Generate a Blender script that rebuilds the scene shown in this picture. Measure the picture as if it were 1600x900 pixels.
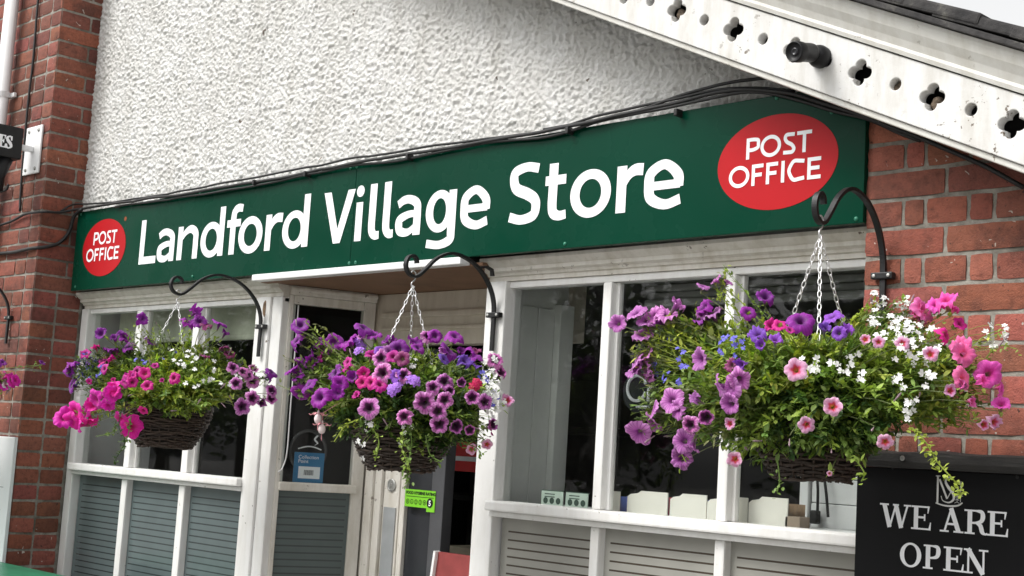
import bpy, bmesh, math, random
import numpy as np
from mathutils import Vector, Matrix, noise
for o in list(bpy.data.objects): bpy.data.objects.remove(o)
S = bpy.context.scene; COL = S.collection
R_ = math.radians
random.seed(7)
# ------------------------------------------------------------------ camera
CAM = Vector((0, -3.2, 1.55)); F = 2200.0
RM = Matrix(((0.70263529, -0.71025699, 0.04287962), (0.70896447, 0.69367686, -0.1272077), (0.06060555, 0.11978074, 0.99094881)))
cd = bpy.data.cameras.new('camera'); cam = bpy.data.objects.new('camera', cd); COL.objects.link(cam)
cd.sensor_width = 36; cd.lens = F / 1600 * 36; cd.clip_start = .05; cd.clip_end = 500
mw = Matrix.Identity(4)
for i in range(3):
    mw[i][0] = RM[i][0]; mw[i][1] = RM[i][2]; mw[i][2] = -RM[i][1]; mw[i][3] = CAM[i]
cam.matrix_world = mw; S.camera = cam
# ------------------------------------------------------------------ light
W = bpy.data.worlds.new('World'); S.world = W; W.use_nodes = True
nt = W.node_tree; bg = nt.nodes['Background']
SUN_EL, SUN_AZ = 50, 208          # azimuth measured from +Y clockwise
sky = nt.nodes.new('ShaderNodeTexSky'); sky.sky_type = 'NISHITA'; sky.sun_disc = False
sky.sun_elevation = R_(SUN_EL); sky.sun_rotation = R_(SUN_AZ); sky.dust_density = 4; sky.air_density = 1.2
hs = nt.nodes.new('ShaderNodeHueSaturation'); hs.inputs['Saturation'].default_value = .03
nt.links.new(sky.outputs[0], hs.inputs['Color']); nt.links.new(hs.outputs[0], bg.inputs['Color'])
bg.inputs['Strength'].default_value = .15
sd = bpy.data.lights.new('sun', 'SUN'); so = bpy.data.objects.new('sun', sd); COL.objects.link(so)
sd.energy = 1.05; sd.angle = R_(18); sd.color = (1, .96, .9)
az = R_(SUN_AZ); el = R_(SUN_EL)
dv = Vector((math.sin(az) * math.cos(el), math.cos(az) * math.cos(el), math.sin(el)))
so.rotation_euler = dv.to_track_quat('Z', 'Y').to_euler()
S.view_settings.view_transform = 'Standard'; S.view_settings.look = 'None'; S.view_settings.gamma = 1
S.view_settings.exposure = 0.78; S.view_settings.use_curve_mapping = False
S.cycles.max_bounces = 8; S.cycles.transparent_max_bounces = 12
# ------------------------------------------------------------------ helpers
def ray(px, py):
    return RM @ Vector(((px - 800) / F, 1, -(py - 450) / F))
def at(px, py, Y):
    d = ray(px, py); return CAM + d * ((Y - CAM.y) / d.y)
def atX(px, py, X):
    d = ray(px, py); return CAM + d * ((X - CAM.x) / d.x)
ORG = {}
def obj_link(name, me, parent=None):
    o = bpy.data.objects.new(name, me); COL.objects.link(o)
    if parent is not None: o.parent = parent
    return o
def tag(o, label=None, cat=None, group=None, kind=None):
    if label: o['label'] = label
    if cat: o['category'] = cat
    if group: o['group'] = group
    if kind: o['kind'] = kind
    return o
def thing(name, loc, label, cat, group=None):
    o = bpy.data.objects.new(name, None); COL.objects.link(o); o.location = loc; o.empty_display_size = .05
    ORG[o.name] = Vector(loc); return tag(o, label, cat, group)
class MB:
    def __init__(s): s.v = []; s.f = []; s.mi = []; s.tint = []; s.m = 0; s.t = (1, 1, 1)
    def add(s, vs, fs):
        b = len(s.v); s.v += [tuple(v) for v in vs]; s.tint += [s.t] * len(vs)
        for f in fs: s.f.append(tuple(b + i for i in f)); s.mi.append(s.m)
    def box(s, lo, hi, b=.003):
        x0, y0, z0 = lo; x1, y1, z1 = hi
        b = min(b, .45 * abs(x1 - x0), .45 * abs(y1 - y0), .45 * abs(z1 - z0))
        if b <= 0:
            s.add([(x0,y0,z0),(x1,y0,z0),(x1,y1,z0),(x0,y1,z0),(x0,y0,z1),(x1,y0,z1),(x1,y1,z1),(x0,y1,z1)],
                  [(3,2,1,0),(4,5,6,7),(0,1,5,4),(1,2,6,5),(2,3,7,6),(3,0,4,7)]); return
        bm = bmesh.new()
        vs = [bm.verts.new(p) for p in [(x0,y0,z0),(x1,y0,z0),(x1,y1,z0),(x0,y1,z0),(x0,y0,z1),(x1,y0,z1),(x1,y1,z1),(x0,y1,z1)]]
        for f in [(3,2,1,0),(4,5,6,7),(0,1,5,4),(1,2,6,5),(2,3,7,6),(3,0,4,7)]: bm.faces.new([vs[i] for i in f])
        bmesh.ops.bevel(bm, geom=bm.edges[:], offset=b, segments=2, affect='EDGES', profile=.6)
        bm.verts.index_update()
        s.add([v.co[:] for v in bm.verts], [[v.index for v in f.verts] for f in bm.faces]); bm.free()
    def obox(s, c, u, v, w, b=.002):
        """box centred c with half-axis vectors u, v, w"""
        q = MB(); lu, lv, lw = u.length, v.length, w.length
        q.box((-lu, -lv, -lw), (lu, lv, lw), b); U, V, Wn = u / lu, v / lv, w / lw
        s.add([Vector(c) + U * p[0] + V * p[1] + Wn * p[2] for p in q.v], q.f)
    def tube(s, pts, r, n=6, cap=True):
        pts = [Vector(p) for p in pts]; k = len(pts)
        rs = r if isinstance(r, (list, tuple)) else [r] * k
        T = [(pts[min(i + 1, k - 1)] - pts[max(i - 1, 0)]).normalized() for i in range(k)]
        a = Vector((0, 0, 1)) if abs(T[0].z) < .9 else Vector((1, 0, 0))
        N = (a - T[0] * a.dot(T[0])).normalized(); vs = []
        for i in range(k):
            N = (N - T[i] * N.dot(T[i])); N = N.normalized() if N.length > 1e-6 else T[i].orthogonal().normalized()
            B = T[i].cross(N)
            for j in range(n):
                an = 2 * math.pi * (j + .5) / n; vs.append(pts[i] + (N * math.cos(an) + B * math.sin(an)) * rs[i])
        fs = [(i * n + j, i * n + (j + 1) % n, (i + 1) * n + (j + 1) % n, (i + 1) * n + j) for i in range(k - 1) for j in range(n)]
        if cap: fs += [tuple(range(n - 1, -1, -1)), tuple((k - 1) * n + j for j in range(n))]
        s.add(vs, fs)
    def bar(s, pts, side, w, t):
        """flat strap along pts; side = unit vector of its width w, thickness t"""
        pts = [Vector(p) for p in pts]; k = len(pts); vs = []
        for i in range(k):
            T = (pts[min(i + 1, k - 1)] - pts[max(i - 1, 0)]).normalized(); N = T.cross(side).normalized()
            for a, b in ((-1, -1), (1, -1), (1, 1), (-1, 1)): vs.append(pts[i] + side * (a * w / 2) + N * (b * t / 2))
        fs = [(i*4+j, i*4+(j+1)%4, i*4+4+(j+1)%4, i*4+4+j) for i in range(k-1) for j in range(4)] + [(3,2,1,0), tuple((k-1)*4+j for j in range(4))]
        s.add(vs, fs)
    def lathe(s, c, prof, n=24, axis=None, close=False):
        c = Vector(c); A = Vector(axis or (0, 0, 1)).normalized(); U = A.orthogonal().normalized(); V = A.cross(U); vs = []
        for r, h in prof:
            for j in range(n):
                a = 2 * math.pi * j / n; vs.append(c + A * h + (U * math.cos(a) + V * math.sin(a)) * r)
        k = len(prof)
        s.add(vs, [(i*n+j, i*n+(j+1)%n, (i+1)*n+(j+1)%n, (i+1)*n+j) for i in range(k-1) for j in range(n)])
    def ribbon(s, pts, ws, y, closed=False):
        """flat stroke in the XZ plane facing -Y"""
        k = len(pts); P = [Vector((p[0], p[1])) for p in pts]; vs = []
        for i in range(k):
            a, b = (P[(i - 1) % k], P[(i + 1) % k]) if closed else (P[max(i - 1, 0)], P[min(i + 1, k - 1)])
            t = (b - a).normalized(); n_ = Vector((-t.y, t.x)); w = ws[i] if not isinstance(ws, (int, float)) else ws
            for sg in (1, -1): q = P[i] + n_ * (sg * w / 2); vs.append((q.x, y, q.y))
        fs = [(2*i, 2*i+1, 2*((i+1) % k)+1, 2*((i+1) % k)) for i in range(k if closed else k - 1)]
        s.add(vs, fs)
    def poly(s, pts, y): s.add([(p[0], y, p[1]) for p in pts], [tuple(range(len(pts)))])
    def build(s, name, mat, parent=None, smooth=False, tint=False):
        org = ORG.get(parent.name, Vector()) if parent is not None else Vector()
        me = bpy.data.meshes.new(name)
        vs = [(p[0] - org.x, p[1] - org.y, p[2] - org.z) for p in s.v]
        me.from_pydata(vs, [], s.f)
        mats = mat if isinstance(mat, (list, tuple)) else [mat]
        for m in mats: me.materials.append(m)
        if len(mats) > 1: me.polygons.foreach_set('material_index', s.mi)
        if tint:
            ca = me.color_attributes.new('tint', 'FLOAT_COLOR', 'POINT')
            ca.data.foreach_set('color', np.array([list(t) + [1] for t in s.tint], dtype=np.float32).ravel())
        if smooth: me.polygons.foreach_set('use_smooth', [True] * len(me.polygons))
        me.update(); o = obj_link(name, me, parent)
        ORG[o.name] = org
        return o
def sub(p):  # sub-part parenting: part meshes sit at their thing's origin
    return p
def cr(pts, n=8, closed=False):
    """Catmull-Rom through points of any dimension"""
    P = [np.array(p, float) for p in pts]; k = len(P); out = []
    rng = range(k if closed else k - 1)
    for i in rng:
        p1, p2 = P[i], P[(i + 1) % k]
        p0 = P[(i - 1) % k] if closed or i > 0 else 2 * p1 - p2
        p3 = P[(i + 2) % k] if closed or i + 2 < k else 2 * p2 - p1
        for j in range(n):
            t = j / n; out.append(.5 * ((2 * p1) + (p2 - p0) * t + (2 * p0 - 5 * p1 + 4 * p2 - p3) * t * t + (3 * p1 - p0 - 3 * p2 + p3) * t ** 3))
    if not closed: out.append(P[-1])
    return out
# ------------------------------------------------------------------ materials
def mat(name):
    m = bpy.data.materials.new(name); m.use_nodes = True
    return m, m.node_tree, m.node_tree.nodes['Principled BSDF']
def N(nt, typ, **kw):
    n = nt.nodes.new(typ)
    for k, v in kw.items():
        if k.startswith('i_'):
            key = k[2:]; key = int(key) if key.isdigit() else key.replace('_', ' ')
            n.inputs[key].default_value = v
        else: setattr(n, k, v)
    return n
def ramp(nt, src, stops):
    r = nt.nodes.new('ShaderNodeValToRGB'); e = r.color_ramp.elements
    while len(e) < len(stops): e.new(.5)
    for q, (p, c) in zip(e, stops): q.position = p; q.color = (*c, 1) if len(c) == 3 else c
    nt.links.new(src, r.inputs[0]); return r
def mixc(nt, fac, a, b, mode='MIX'):
    m = nt.nodes.new('ShaderNodeMix'); m.data_type = 'RGBA'; m.blend_type = mode
    for sock, val in ((m.inputs[0], fac), (m.inputs[6], a), (m.inputs[7], b)):
        if hasattr(val, 'links') or hasattr(val, 'is_output'): nt.links.new(val, sock)
        elif isinstance(val, (int, float)): sock.default_value = val
        else: sock.default_value = (*val, 1)
    return m.outputs[2]
def noise_n(nt, scale, detail=4, rough=.6, vec=None, dist=0):
    n = N(nt, 'ShaderNodeTexNoise', i_Scale=scale, i_Detail=detail, i_Roughness=rough, i_Distortion=dist)
    if vec is None:
        tc = nt.nodes.get('TC') or nt.nodes.new('ShaderNodeTexCoord'); tc.name = 'TC'; vec = tc.outputs['Object']
    nt.links.new(vec, n.inputs['Vector']); return n
def bump(nt, bs, h, strength, dist):
    b = N(nt, 'ShaderNodeBump', i_Strength=strength, i_Distance=dist); nt.links.new(h, b.inputs['Height']); nt.links.new(b.outputs[0], bs.inputs['Normal']); return b
def plain(name, col, rough=.5, metal=0, var=.12, nscale=12, bmp=0, bscale=60, coat=0, spec=None):
    m, nt, b = mat(name)
    n = noise_n(nt, nscale, 5)
    r = ramp(nt, n.outputs[0], [(.3, tuple(c * (1 - var) for c in col)), (.7, tuple(min(1, c * (1 + var)) for c in col))])
    nt.links.new(r.outputs[0], b.inputs['Base Color']); b.inputs['Roughness'].default_value = rough; b.inputs['Metallic'].default_value = metal
    if spec is not None: b.inputs['Specular IOR Level'].default_value = spec
    if coat: b.inputs['Coat Weight'].default_value = coat; b.inputs['Coat Roughness'].default_value = .08
    if bmp: bump(nt, b, noise_n(nt, bscale, 4).outputs[0], bmp, .003)
    return m
def paint(name, col, grime=.5, rough=.45, peel=.67):
    """old gloss paint: brush bumps, grime streaks, small chips down to grey wood"""
    m, nt, b = mat(name)
    tc = N(nt, 'ShaderNodeTexCoord'); tc.name = 'TC'
    mp = N(nt, 'ShaderNodeMapping'); mp.inputs['Scale'].default_value = (9, 9, 2.2); nt.links.new(tc.outputs['Object'], mp.inputs[0])
    st = noise_n(nt, 2.2, 6, .65, mp.outputs[0])
    g = ramp(nt, st.outputs[0], [(.42, (0, 0, 0)), (.75, (1, 1, 1))])
    gm = N(nt, 'ShaderNodeMath', operation='MULTIPLY', i_1=grime); nt.links.new(g.outputs[0], gm.inputs[0])
    c1 = mixc(nt, gm.outputs[0], col, tuple(c * k for c, k in zip(col, (.62, .58, .5))))
    sp = noise_n(nt, 38, 3, .7)
    spr = ramp(nt, sp.outputs[0], [(peel, (0, 0, 0)), (peel + .03, (1, 1, 1))])
    big = noise_n(nt, 3.5, 2); bgr = ramp(nt, big.outputs[0], [(.5, (0, 0, 0)), (.6, (1, 1, 1))])
    pm = N(nt, 'ShaderNodeMath', operation='MULTIPLY'); nt.links.new(spr.outputs[0], pm.inputs[0]); nt.links.new(bgr.outputs[0], pm.inputs[1])
    c2 = mixc(nt, pm.outputs[0], c1, (.16, .13, .10)); nt.links.new(c2, b.inputs['Base Color'])
    b.inputs['Roughness'].default_value = rough
    ad = N(nt, 'ShaderNodeMath', operation='SUBTRACT'); bn = noise_n(nt, 55, 4); nt.links.new(bn.outputs[0], ad.inputs[0]); nt.links.new(pm.outputs[0], ad.inputs[1])
    bump(nt, b, ad.outputs[0], .35, .002)
    return m
M = {}
M['white'] = paint('white_paint', (.81, .805, .79), .32)
M['verge_white'] = paint('verge_white_paint', (.66, .65, .61), .5, .5, .68)
M['white_barge'] = paint('white_barge_paint', (.70, .695, .68), .7, .55, .61)
M['white_old'] = paint('old_white_paint', (.72, .69, .63), .7, .55, .64)
M['cream'] = paint('shade_cream_paint', (.62, .56, .47), .5)  # cream tone is the doorway shade put into the paint colour
M['pvc'] = plain('white_plastic', (.82, .82, .82), .3, var=.03)
M['brown'] = plain('brown_board', (.22, .12, .07), .7, var=.2, nscale=6)
M['black_iron'] = plain('black_iron', (.014, .014, .015), .42, .2, bmp=.3)
M['black_plastic'] = plain('black_plastic', (.009, .009, .010), .45, spec=.3)
M['cable'] = plain('cable_black', (.016, .016, .016), .55, bmp=.2, bscale=200)
M['grey_metal'] = plain('grey_metal', (.5, .5, .48), .45, .8)
M['chain'] = plain('chain_metal', (.78, .78, .78), .35, .7)
M['screw'] = plain('screw_metal', (.35, .35, .33), .4, .7)
M['green_rivet'] = plain('green_rivet', (.02, .18, .11), .35)
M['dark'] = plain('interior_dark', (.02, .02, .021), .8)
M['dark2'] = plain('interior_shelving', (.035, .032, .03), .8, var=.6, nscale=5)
M['ceil'] = plain('interior_ceiling', (.2, .2, .19), .8)
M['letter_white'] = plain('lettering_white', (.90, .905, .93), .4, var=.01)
M['sign_red'] = plain('sign_red', (.46, .007, .012), .45, var=.03, spec=.2)
m, nt, b = mat('sign_green'); M['sign_green'] = m
n = noise_n(nt, 1.2, 3); r = ramp(nt, n.outputs[0], [(.3, (.0003, .038, .020)), (.7, (.0005, .045, .0245))]); nt.links.new(r.outputs[0], b.inputs['Base Color'])
r2 = ramp(nt, noise_n(nt, 3, 4).outputs[0], [(.35, (.16,) * 3), (.7, (.42,) * 3)]); nt.links.new(r2.outputs[0], b.inputs['Roughness']); b.inputs['Specular IOR Level'].default_value = .10
M['open_board'] = plain('board_black', (.010, .010, .011), .45, var=.1, nscale=3, spec=.12)
# dark weathered timber
m, nt, b = mat('charred_timber'); M['timber'] = m
tc = N(nt, 'ShaderNodeTexCoord'); tc.name = 'TC'; mp = N(nt, 'ShaderNodeMapping'); mp.inputs['Scale'].default_value = (4, 30, 60); nt.links.new(tc.outputs['Object'], mp.inputs[0])
n = noise_n(nt, 2, 6, .7, mp.outputs[0]); r = ramp(nt, n.outputs[0], [(.35, (.012, .011, .011)), (.62, (.035, .033, .03)), (.8, (.12, .11, .10))]); nt.links.new(r.outputs[0], b.inputs['Base Color'])
b.inputs['Roughness'].default_value = .8; bump(nt, b, n.outputs[0], .8, .006)
# roughcast render
m, nt, b = mat('roughcast'); M['roughcast'] = m
n1 = noise_n(nt, 160, 4, .7); n2 = noise_n(nt, 5, 5); n3 = noise_n(nt, 30, 2)
c0 = ramp(nt, n2.outputs[0], [(.3, (.68, .67, .645)), (.65, (.76, .755, .74))])
d0 = ramp(nt, n3.outputs[0], [(.735, (0, 0, 0)), (.75, (1, 1, 1))])
tc = nt.nodes['TC']; mp = N(nt, 'ShaderNodeMapping'); mp.inputs['Scale'].default_value = (5, 5, .7); nt.links.new(tc.outputs['Object'], mp.inputs[0])
stx = ramp(nt, noise_n(nt, 2.0, 5, .6, mp.outputs[0]).outputs[0], [(.34, (.90, .893, .878)), (.58, (1, 1, 1))])
c0b = mixc(nt, 1, c0.outputs[0], stx.outputs[0], 'MULTIPLY')
c1 = mixc(nt, d0.outputs[0], c0b, (.2, .17, .14)); nt.links.new(c1, b.inputs['Base Color']); b.inputs['Roughness'].default_value = .85
bump(nt, b, n1.outputs[0], .9, .006)
# brick + mortar
def brickmat(name, base):
    m, nt, b = mat(name)
    at_ = N(nt, 'ShaderNodeVertexColor', layer_name='tint')
    n = noise_n(nt, 45, 6, .7); g = ramp(nt, n.outputs[0], [(.25, (.5, .46, .46)), (.48, (1, 1, 1)), (.8, (1.35, 1.3, 1.25))])
    c = mixc(nt, 1, base, at_.outputs[0], 'MULTIPLY'); c = mixc(nt, 1, c, g.outputs[0], 'MULTIPLY')
    big = noise_n(nt, 7, 5, .7); bs_ = ramp(nt, big.outputs[0], [(.50, (0, 0, 0)), (.70, (.8, .8, .8))]); c = mixc(nt, bs_.outputs[0], c, tuple(x * k for x, k in zip(base, (.35, .42, .45))))
    sp = noise_n(nt, 70, 2); s2 = ramp(nt, sp.outputs[0], [(.68, (0, 0, 0)), (.72, (.8, .8, .8))]); c = mixc(nt, s2.outputs[0], c, (.03, .02, .018))
    sw = noise_n(nt, 33, 1, .5, None, 1.5); s3 = ramp(nt, sw.outputs[0], [(.765, (0, 0, 0)), (.78, (.8, .8, .8))]); c = mixc(nt, s3.outputs[0], c, (.62, .58, .52))
    nt.links.new(c, b.inputs['Base Color']); b.inputs['Roughness'].default_value = .82; grit = noise_n(nt, 190, 4, .75); hm = N(nt, 'ShaderNodeMath', operation='ADD'); nt.links.new(n.outputs[0], hm.inputs[0]); nt.links.new(grit.outputs[0], hm.inputs[1])
    bump(nt, b, hm.outputs[0], .8, .005)
    return m
M['brick'] = brickmat('red_brick', (.325, .104, .070)); M['brick_old'] = brickmat('old_red_brick', (.235, .074, .05))
m, nt, b = mat('mortar'); M['mortar'] = m
n = noise_n(nt, 50, 6, .7); n2 = noise_n(nt, 6, 3); r = ramp(nt, n.outputs[0], [(.3, (.20, .185, .16)), (.7, (.42, .395, .345))]); r2 = ramp(nt, n2.outputs[0], [(.36, (.42, .40, .37)), (.58, (1, 1, 1))])
nt.links.new(mixc(nt, 1, r.outputs[0], r2.outputs[0], 'MULTIPLY'), b.inputs['Base Color']); b.inputs['Roughness'].default_value = .9; bump(nt, b, n.outputs[0], .9, .005)
# roof tile
m, nt, b = mat('roof_tile'); M['tile'] = m
n = noise_n(nt, 14, 7, .7); r = ramp(nt, n.outputs[0], [(.35, (.018, .017, .018)), (.6, (.05, .047, .046)), (.72, (.12, .115, .10))]); nt.links.new(r.outputs[0], b.inputs['Base Color']); b.inputs['Roughness'].default_value = .85; bump(nt, b, n.outputs[0], .8, .01)
# glass: dirty single glazing
m, nt, b = mat('window_glass'); M['glass'] = m; nt.nodes.remove(b)
out = nt.nodes['Material Output']; tr = N(nt, 'ShaderNodeBsdfTransparent'); tr.inputs[0].default_value = (.95, .98, .965, 1)
gl = N(nt, 'ShaderNodeBsdfGlossy', i_Roughness=.015); gl.inputs[0].default_value = (1, 1, 1, 1)
di = N(nt, 'ShaderNodeBsdfDiffuse'); di.inputs[0].default_value = (.6, .6, .57, 1)
fr = N(nt, 'ShaderNodeFresnel', i_IOR=1.55); fm = N(nt, 'ShaderNodeMath', operation='MULTIPLY', i_1=.5); nt.links.new(fr.outputs[0], fm.inputs[0])
wv = noise_n(nt, 2.5, 2); bp = N(nt, 'ShaderNodeBump', i_Strength=.05, i_Distance=.01); nt.links.new(wv.outputs[0], bp.inputs['Height']); nt.links.new(bp.outputs[0], gl.inputs['Normal'])
dr = ramp(nt, noise_n(nt, 9, 7, .75).outputs[0], [(.55, (.002,) * 3), (.9, (.035,) * 3)])
m1 = N(nt, 'ShaderNodeMixShader'); nt.links.new(dr.outputs[0], m1.inputs[0]); nt.links.new(tr.outputs[0], m1.inputs[1]); nt.links.new(di.outputs[0], m1.inputs[2])
m2 = N(nt, 'ShaderNodeMixShader'); nt.links.new(fm.outputs[0], m2.inputs[0]); nt.links.new(m1.outputs[0], m2.inputs[1]); nt.links.new(gl.outputs[0], m2.inputs[2]); nt.links.new(m2.outputs[0], out.inputs[0])
def frost(name, col):
    m, nt, b = mat(name); n = noise_n(nt, 3, 3); r = ramp(nt, n.outputs[0], [(.3, tuple(c * .85 for c in col)), (.7, tuple(c * 1.12 for c in col))])
    nt.links.new(r.outputs[0], b.inputs['Base Color']); b.inputs['Roughness'].default_value = .16; b.inputs['Specular IOR Level'].default_value = .55
    return m
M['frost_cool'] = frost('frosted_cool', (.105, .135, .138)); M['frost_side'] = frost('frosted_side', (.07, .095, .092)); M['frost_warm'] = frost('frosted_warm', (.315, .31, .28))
M['frost_gap_cool'] = frost('frosted_gap_cool', (.035, .045, .045)); M['frost_gap_warm'] = frost('frosted_gap_warm', (.055, .042, .03))
# plants
def leafmat():
    m, nt, b = mat('leaf'); a = N(nt, 'ShaderNodeVertexColor', layer_name='tint')
    nt.links.new(a.outputs[0], b.inputs['Base Color']); b.inputs['Roughness'].default_value = .5; b.inputs['Specular IOR Level'].default_value = .35
    t = N(nt, 'ShaderNodeBsdfTranslucent'); mc = mixc(nt, 1, a.outputs[0], (1.5, 1.6, .7), 'MULTIPLY'); nt.links.new(mc, t.inputs[0])
    mx = N(nt, 'ShaderNodeMixShader', i_0=.28); nt.links.new(b.outputs[0], mx.inputs[1]); nt.links.new(t.outputs[0], mx.inputs[2]); nt.links.new(mx.outputs[0], nt.nodes['Material Output'].inputs[0])
    return m
M['leaf'] = leafmat()
def petal(name, stops, vein=None, veinamt=.5):
    m, nt, b = mat(name); uv = N(nt, 'ShaderNodeUVMap'); sx = N(nt, 'ShaderNodeSeparateXYZ'); nt.links.new(uv.outputs[0], sx.inputs[0])
    s1 = N(nt, 'ShaderNodeMath', operation='MULTIPLY', i_1=2 * math.pi * 5); nt.links.new(sx.outputs[1], s1.inputs[0])
    s2 = N(nt, 'ShaderNodeMath', operation='COSINE'); nt.links.new(s1.outputs[0], s2.inputs[0])
    s3 = N(nt, 'ShaderNodeMath', operation='MULTIPLY_ADD', i_1=-.055); nt.links.new(s2.outputs[0], s3.inputs[0]); nt.links.new(sx.outputs[0], s3.inputs[2])
    r = ramp(nt, s3.outputs[0], stops); c = r.outputs[0]
    if vein:
        v1 = N(nt, 'ShaderNodeMath', operation='MULTIPLY', i_1=2 * math.pi * 20); nt.links.new(sx.outputs[1], v1.inputs[0])
        v2 = N(nt, 'ShaderNodeMath', operation='SINE'); nt.links.new(v1.outputs[0], v2.inputs[0])
        v3 = ramp(nt, v2.outputs[0], [(.55, (0, 0, 0)), (.98, (veinamt,) * 3)])
        c = mixc(nt, v3.outputs[0], c, vein)
    oi = N(nt, 'ShaderNodeObjectInfo'); hv = N(nt, 'ShaderNodeHueSaturation'); mr = N(nt, 'ShaderNodeMapRange', i_3=.8, i_4=1.18); nt.links.new(oi.outputs['Random'], mr.inputs[0]); nt.links.new(mr.outputs[0], hv.inputs['Value'])
    mh = N(nt, 'ShaderNodeMapRange', i_3=.48, i_4=.515); nt.links.new(oi.outputs['Random'], mh.inputs[0]); nt.links.new(mh.outputs[0], hv.inputs['Hue']); nt.links.new(c, hv.inputs['Color']); c = hv.outputs[0]
    nt.links.new(c, b.inputs['Base Color']); b.inputs['Roughness'].default_value = .6; b.inputs['Sheen Weight'].default_value = .15
    t = N(nt, 'ShaderNodeBsdfTranslucent'); nt.links.new(c, t.inputs[0]); mx = N(nt, 'ShaderNodeMixShader', i_0=.3); nt.links.new(b.outputs[0], mx.inputs[1]); nt.links.new(t.outputs[0], mx.inputs[2]); nt.links.new(mx.outputs[0], nt.nodes['Material Output'].inputs[0])
    return m
g_ = (.22, .30, .10)
PET = {
 'K': petal('petal_hot_pink', [(0, g_), (.12, (.5, .02, .2)), (.4, (.62, .008, .24)), (.6, (.84, .010, .42)), (1, (.87, .022, .50))], (.6, .004, .22), .45),
 'M': petal('petal_magenta', [(0, g_), (.15, (.3, .005, .1)), (.42, (.30, .002, .11)), (.62, (.60, .004, .27)), (1, (.68, .010, .34))], (.4, .003, .14), .4),
 'Q': petal('petal_bright_pink', [(0, g_), (.3, (.7, .05, .3)), (.45, (.6, .02, .28)), (.6, (.86, .07, .48)), (1, (.9, .13, .58))], (.7, .03, .34), .4),
 'C': petal('petal_coral', [(0, g_), (.3, (.75, .08, .22)), (.6, (.85, .12, .38)), (1, (.88, .2, .50))], (.7, .07, .2), .4),
 'P': petal('petal_purple', [(0, g_), (.15, (.14, .01, .16)), (.42, (.12, .004, .16)), (.65, (.27, .006, .32)), (1, (.33, .014, .40))], (.13, .004, .18), .5),
 'U': petal('petal_violet', [(0, g_), (.3, (.12, .02, .22)), (.6, (.22, .05, .5)), (1, (.30, .09, .62))], (.12, .02, .3), .5),
 'H': petal('petal_mauve', [(0, g_), (.3, (.22, .03, .22)), (.6, (.50, .13, .47)), (1, (.68, .28, .65))], (.25, .02, .26), .65),
 'V': petal('petal_dark_eye', [(0, (.03, .0, .02)), (.42, (.03, .0, .022)), (.54, (.08, .002, .06)), (.64, (.52, .10, .42)), (.85, (.74, .26, .64)), (1, (.80, .40, .74))], (.12, .003, .1), .5),
 'L': petal('petal_pale_pink', [(0, (.5, .3, .05)), (.3, (.5, .12, .02)), (.44, (.6, .02, .06)), (.6, (.74, .30, .52)), (1, (.84, .52, .70))], (.66, .14, .36), .3),
 'W': petal('petal_white', [(0, g_), (.3, (.6, .62, .3)), (.5, (.8, .78, .78)), (1, (.84, .82, .84))], (.7, .66, .72), .3),
 'D': petal('petal_dusky', [(0, g_), (.4, (.12, .004, .05)), (.7, (.3, .03, .16)), (1, (.4, .08, .26))], (.12, .004, .05), .5)}
M['lob_white'] = plain('lobelia_white', (.84, .84, .82), .6, var=.03); M['lob_blue'] = plain('lobelia_blue', (.13, .12, .55), .6); M['verb'] = plain('verbena_lilac', (.42, .17, .72), .6, var=.2); M['verb_red'] = plain('verbena_crimson', (.55, .008, .09), .6, var=.2)
m, nt, b = mat('wicker'); M['wicker'] = m; a = N(nt, 'ShaderNodeVertexColor', layer_name='tint'); n = noise_n(nt, 120, 4); r = ramp(nt, n.outputs[0], [(.3, (.6,) * 3), (.7, (1.3,) * 3)])
nt.links.new(mixc(nt, 1, a.outputs[0], r.outputs[0], 'MULTIPLY'), b.inputs['Base Color']); b.inputs['Roughness'].default_value = .6
M['soil'] = plain('basket_liner', (.018, .014, .011), .9)
M['asphalt'] = plain('pavement_grey', (.2, .195, .185), .85, bmp=.5)
# ------------------------------------------------------------------ setting: ground and shop interior
q = MB(); q.add([(-90, -90, 0), (90, -90, 0), (90, 90, 0), (-90, 90, 0)], [(0, 1, 2, 3)]); tag(q.build('pavement', M['asphalt']), kind='structure')
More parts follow.
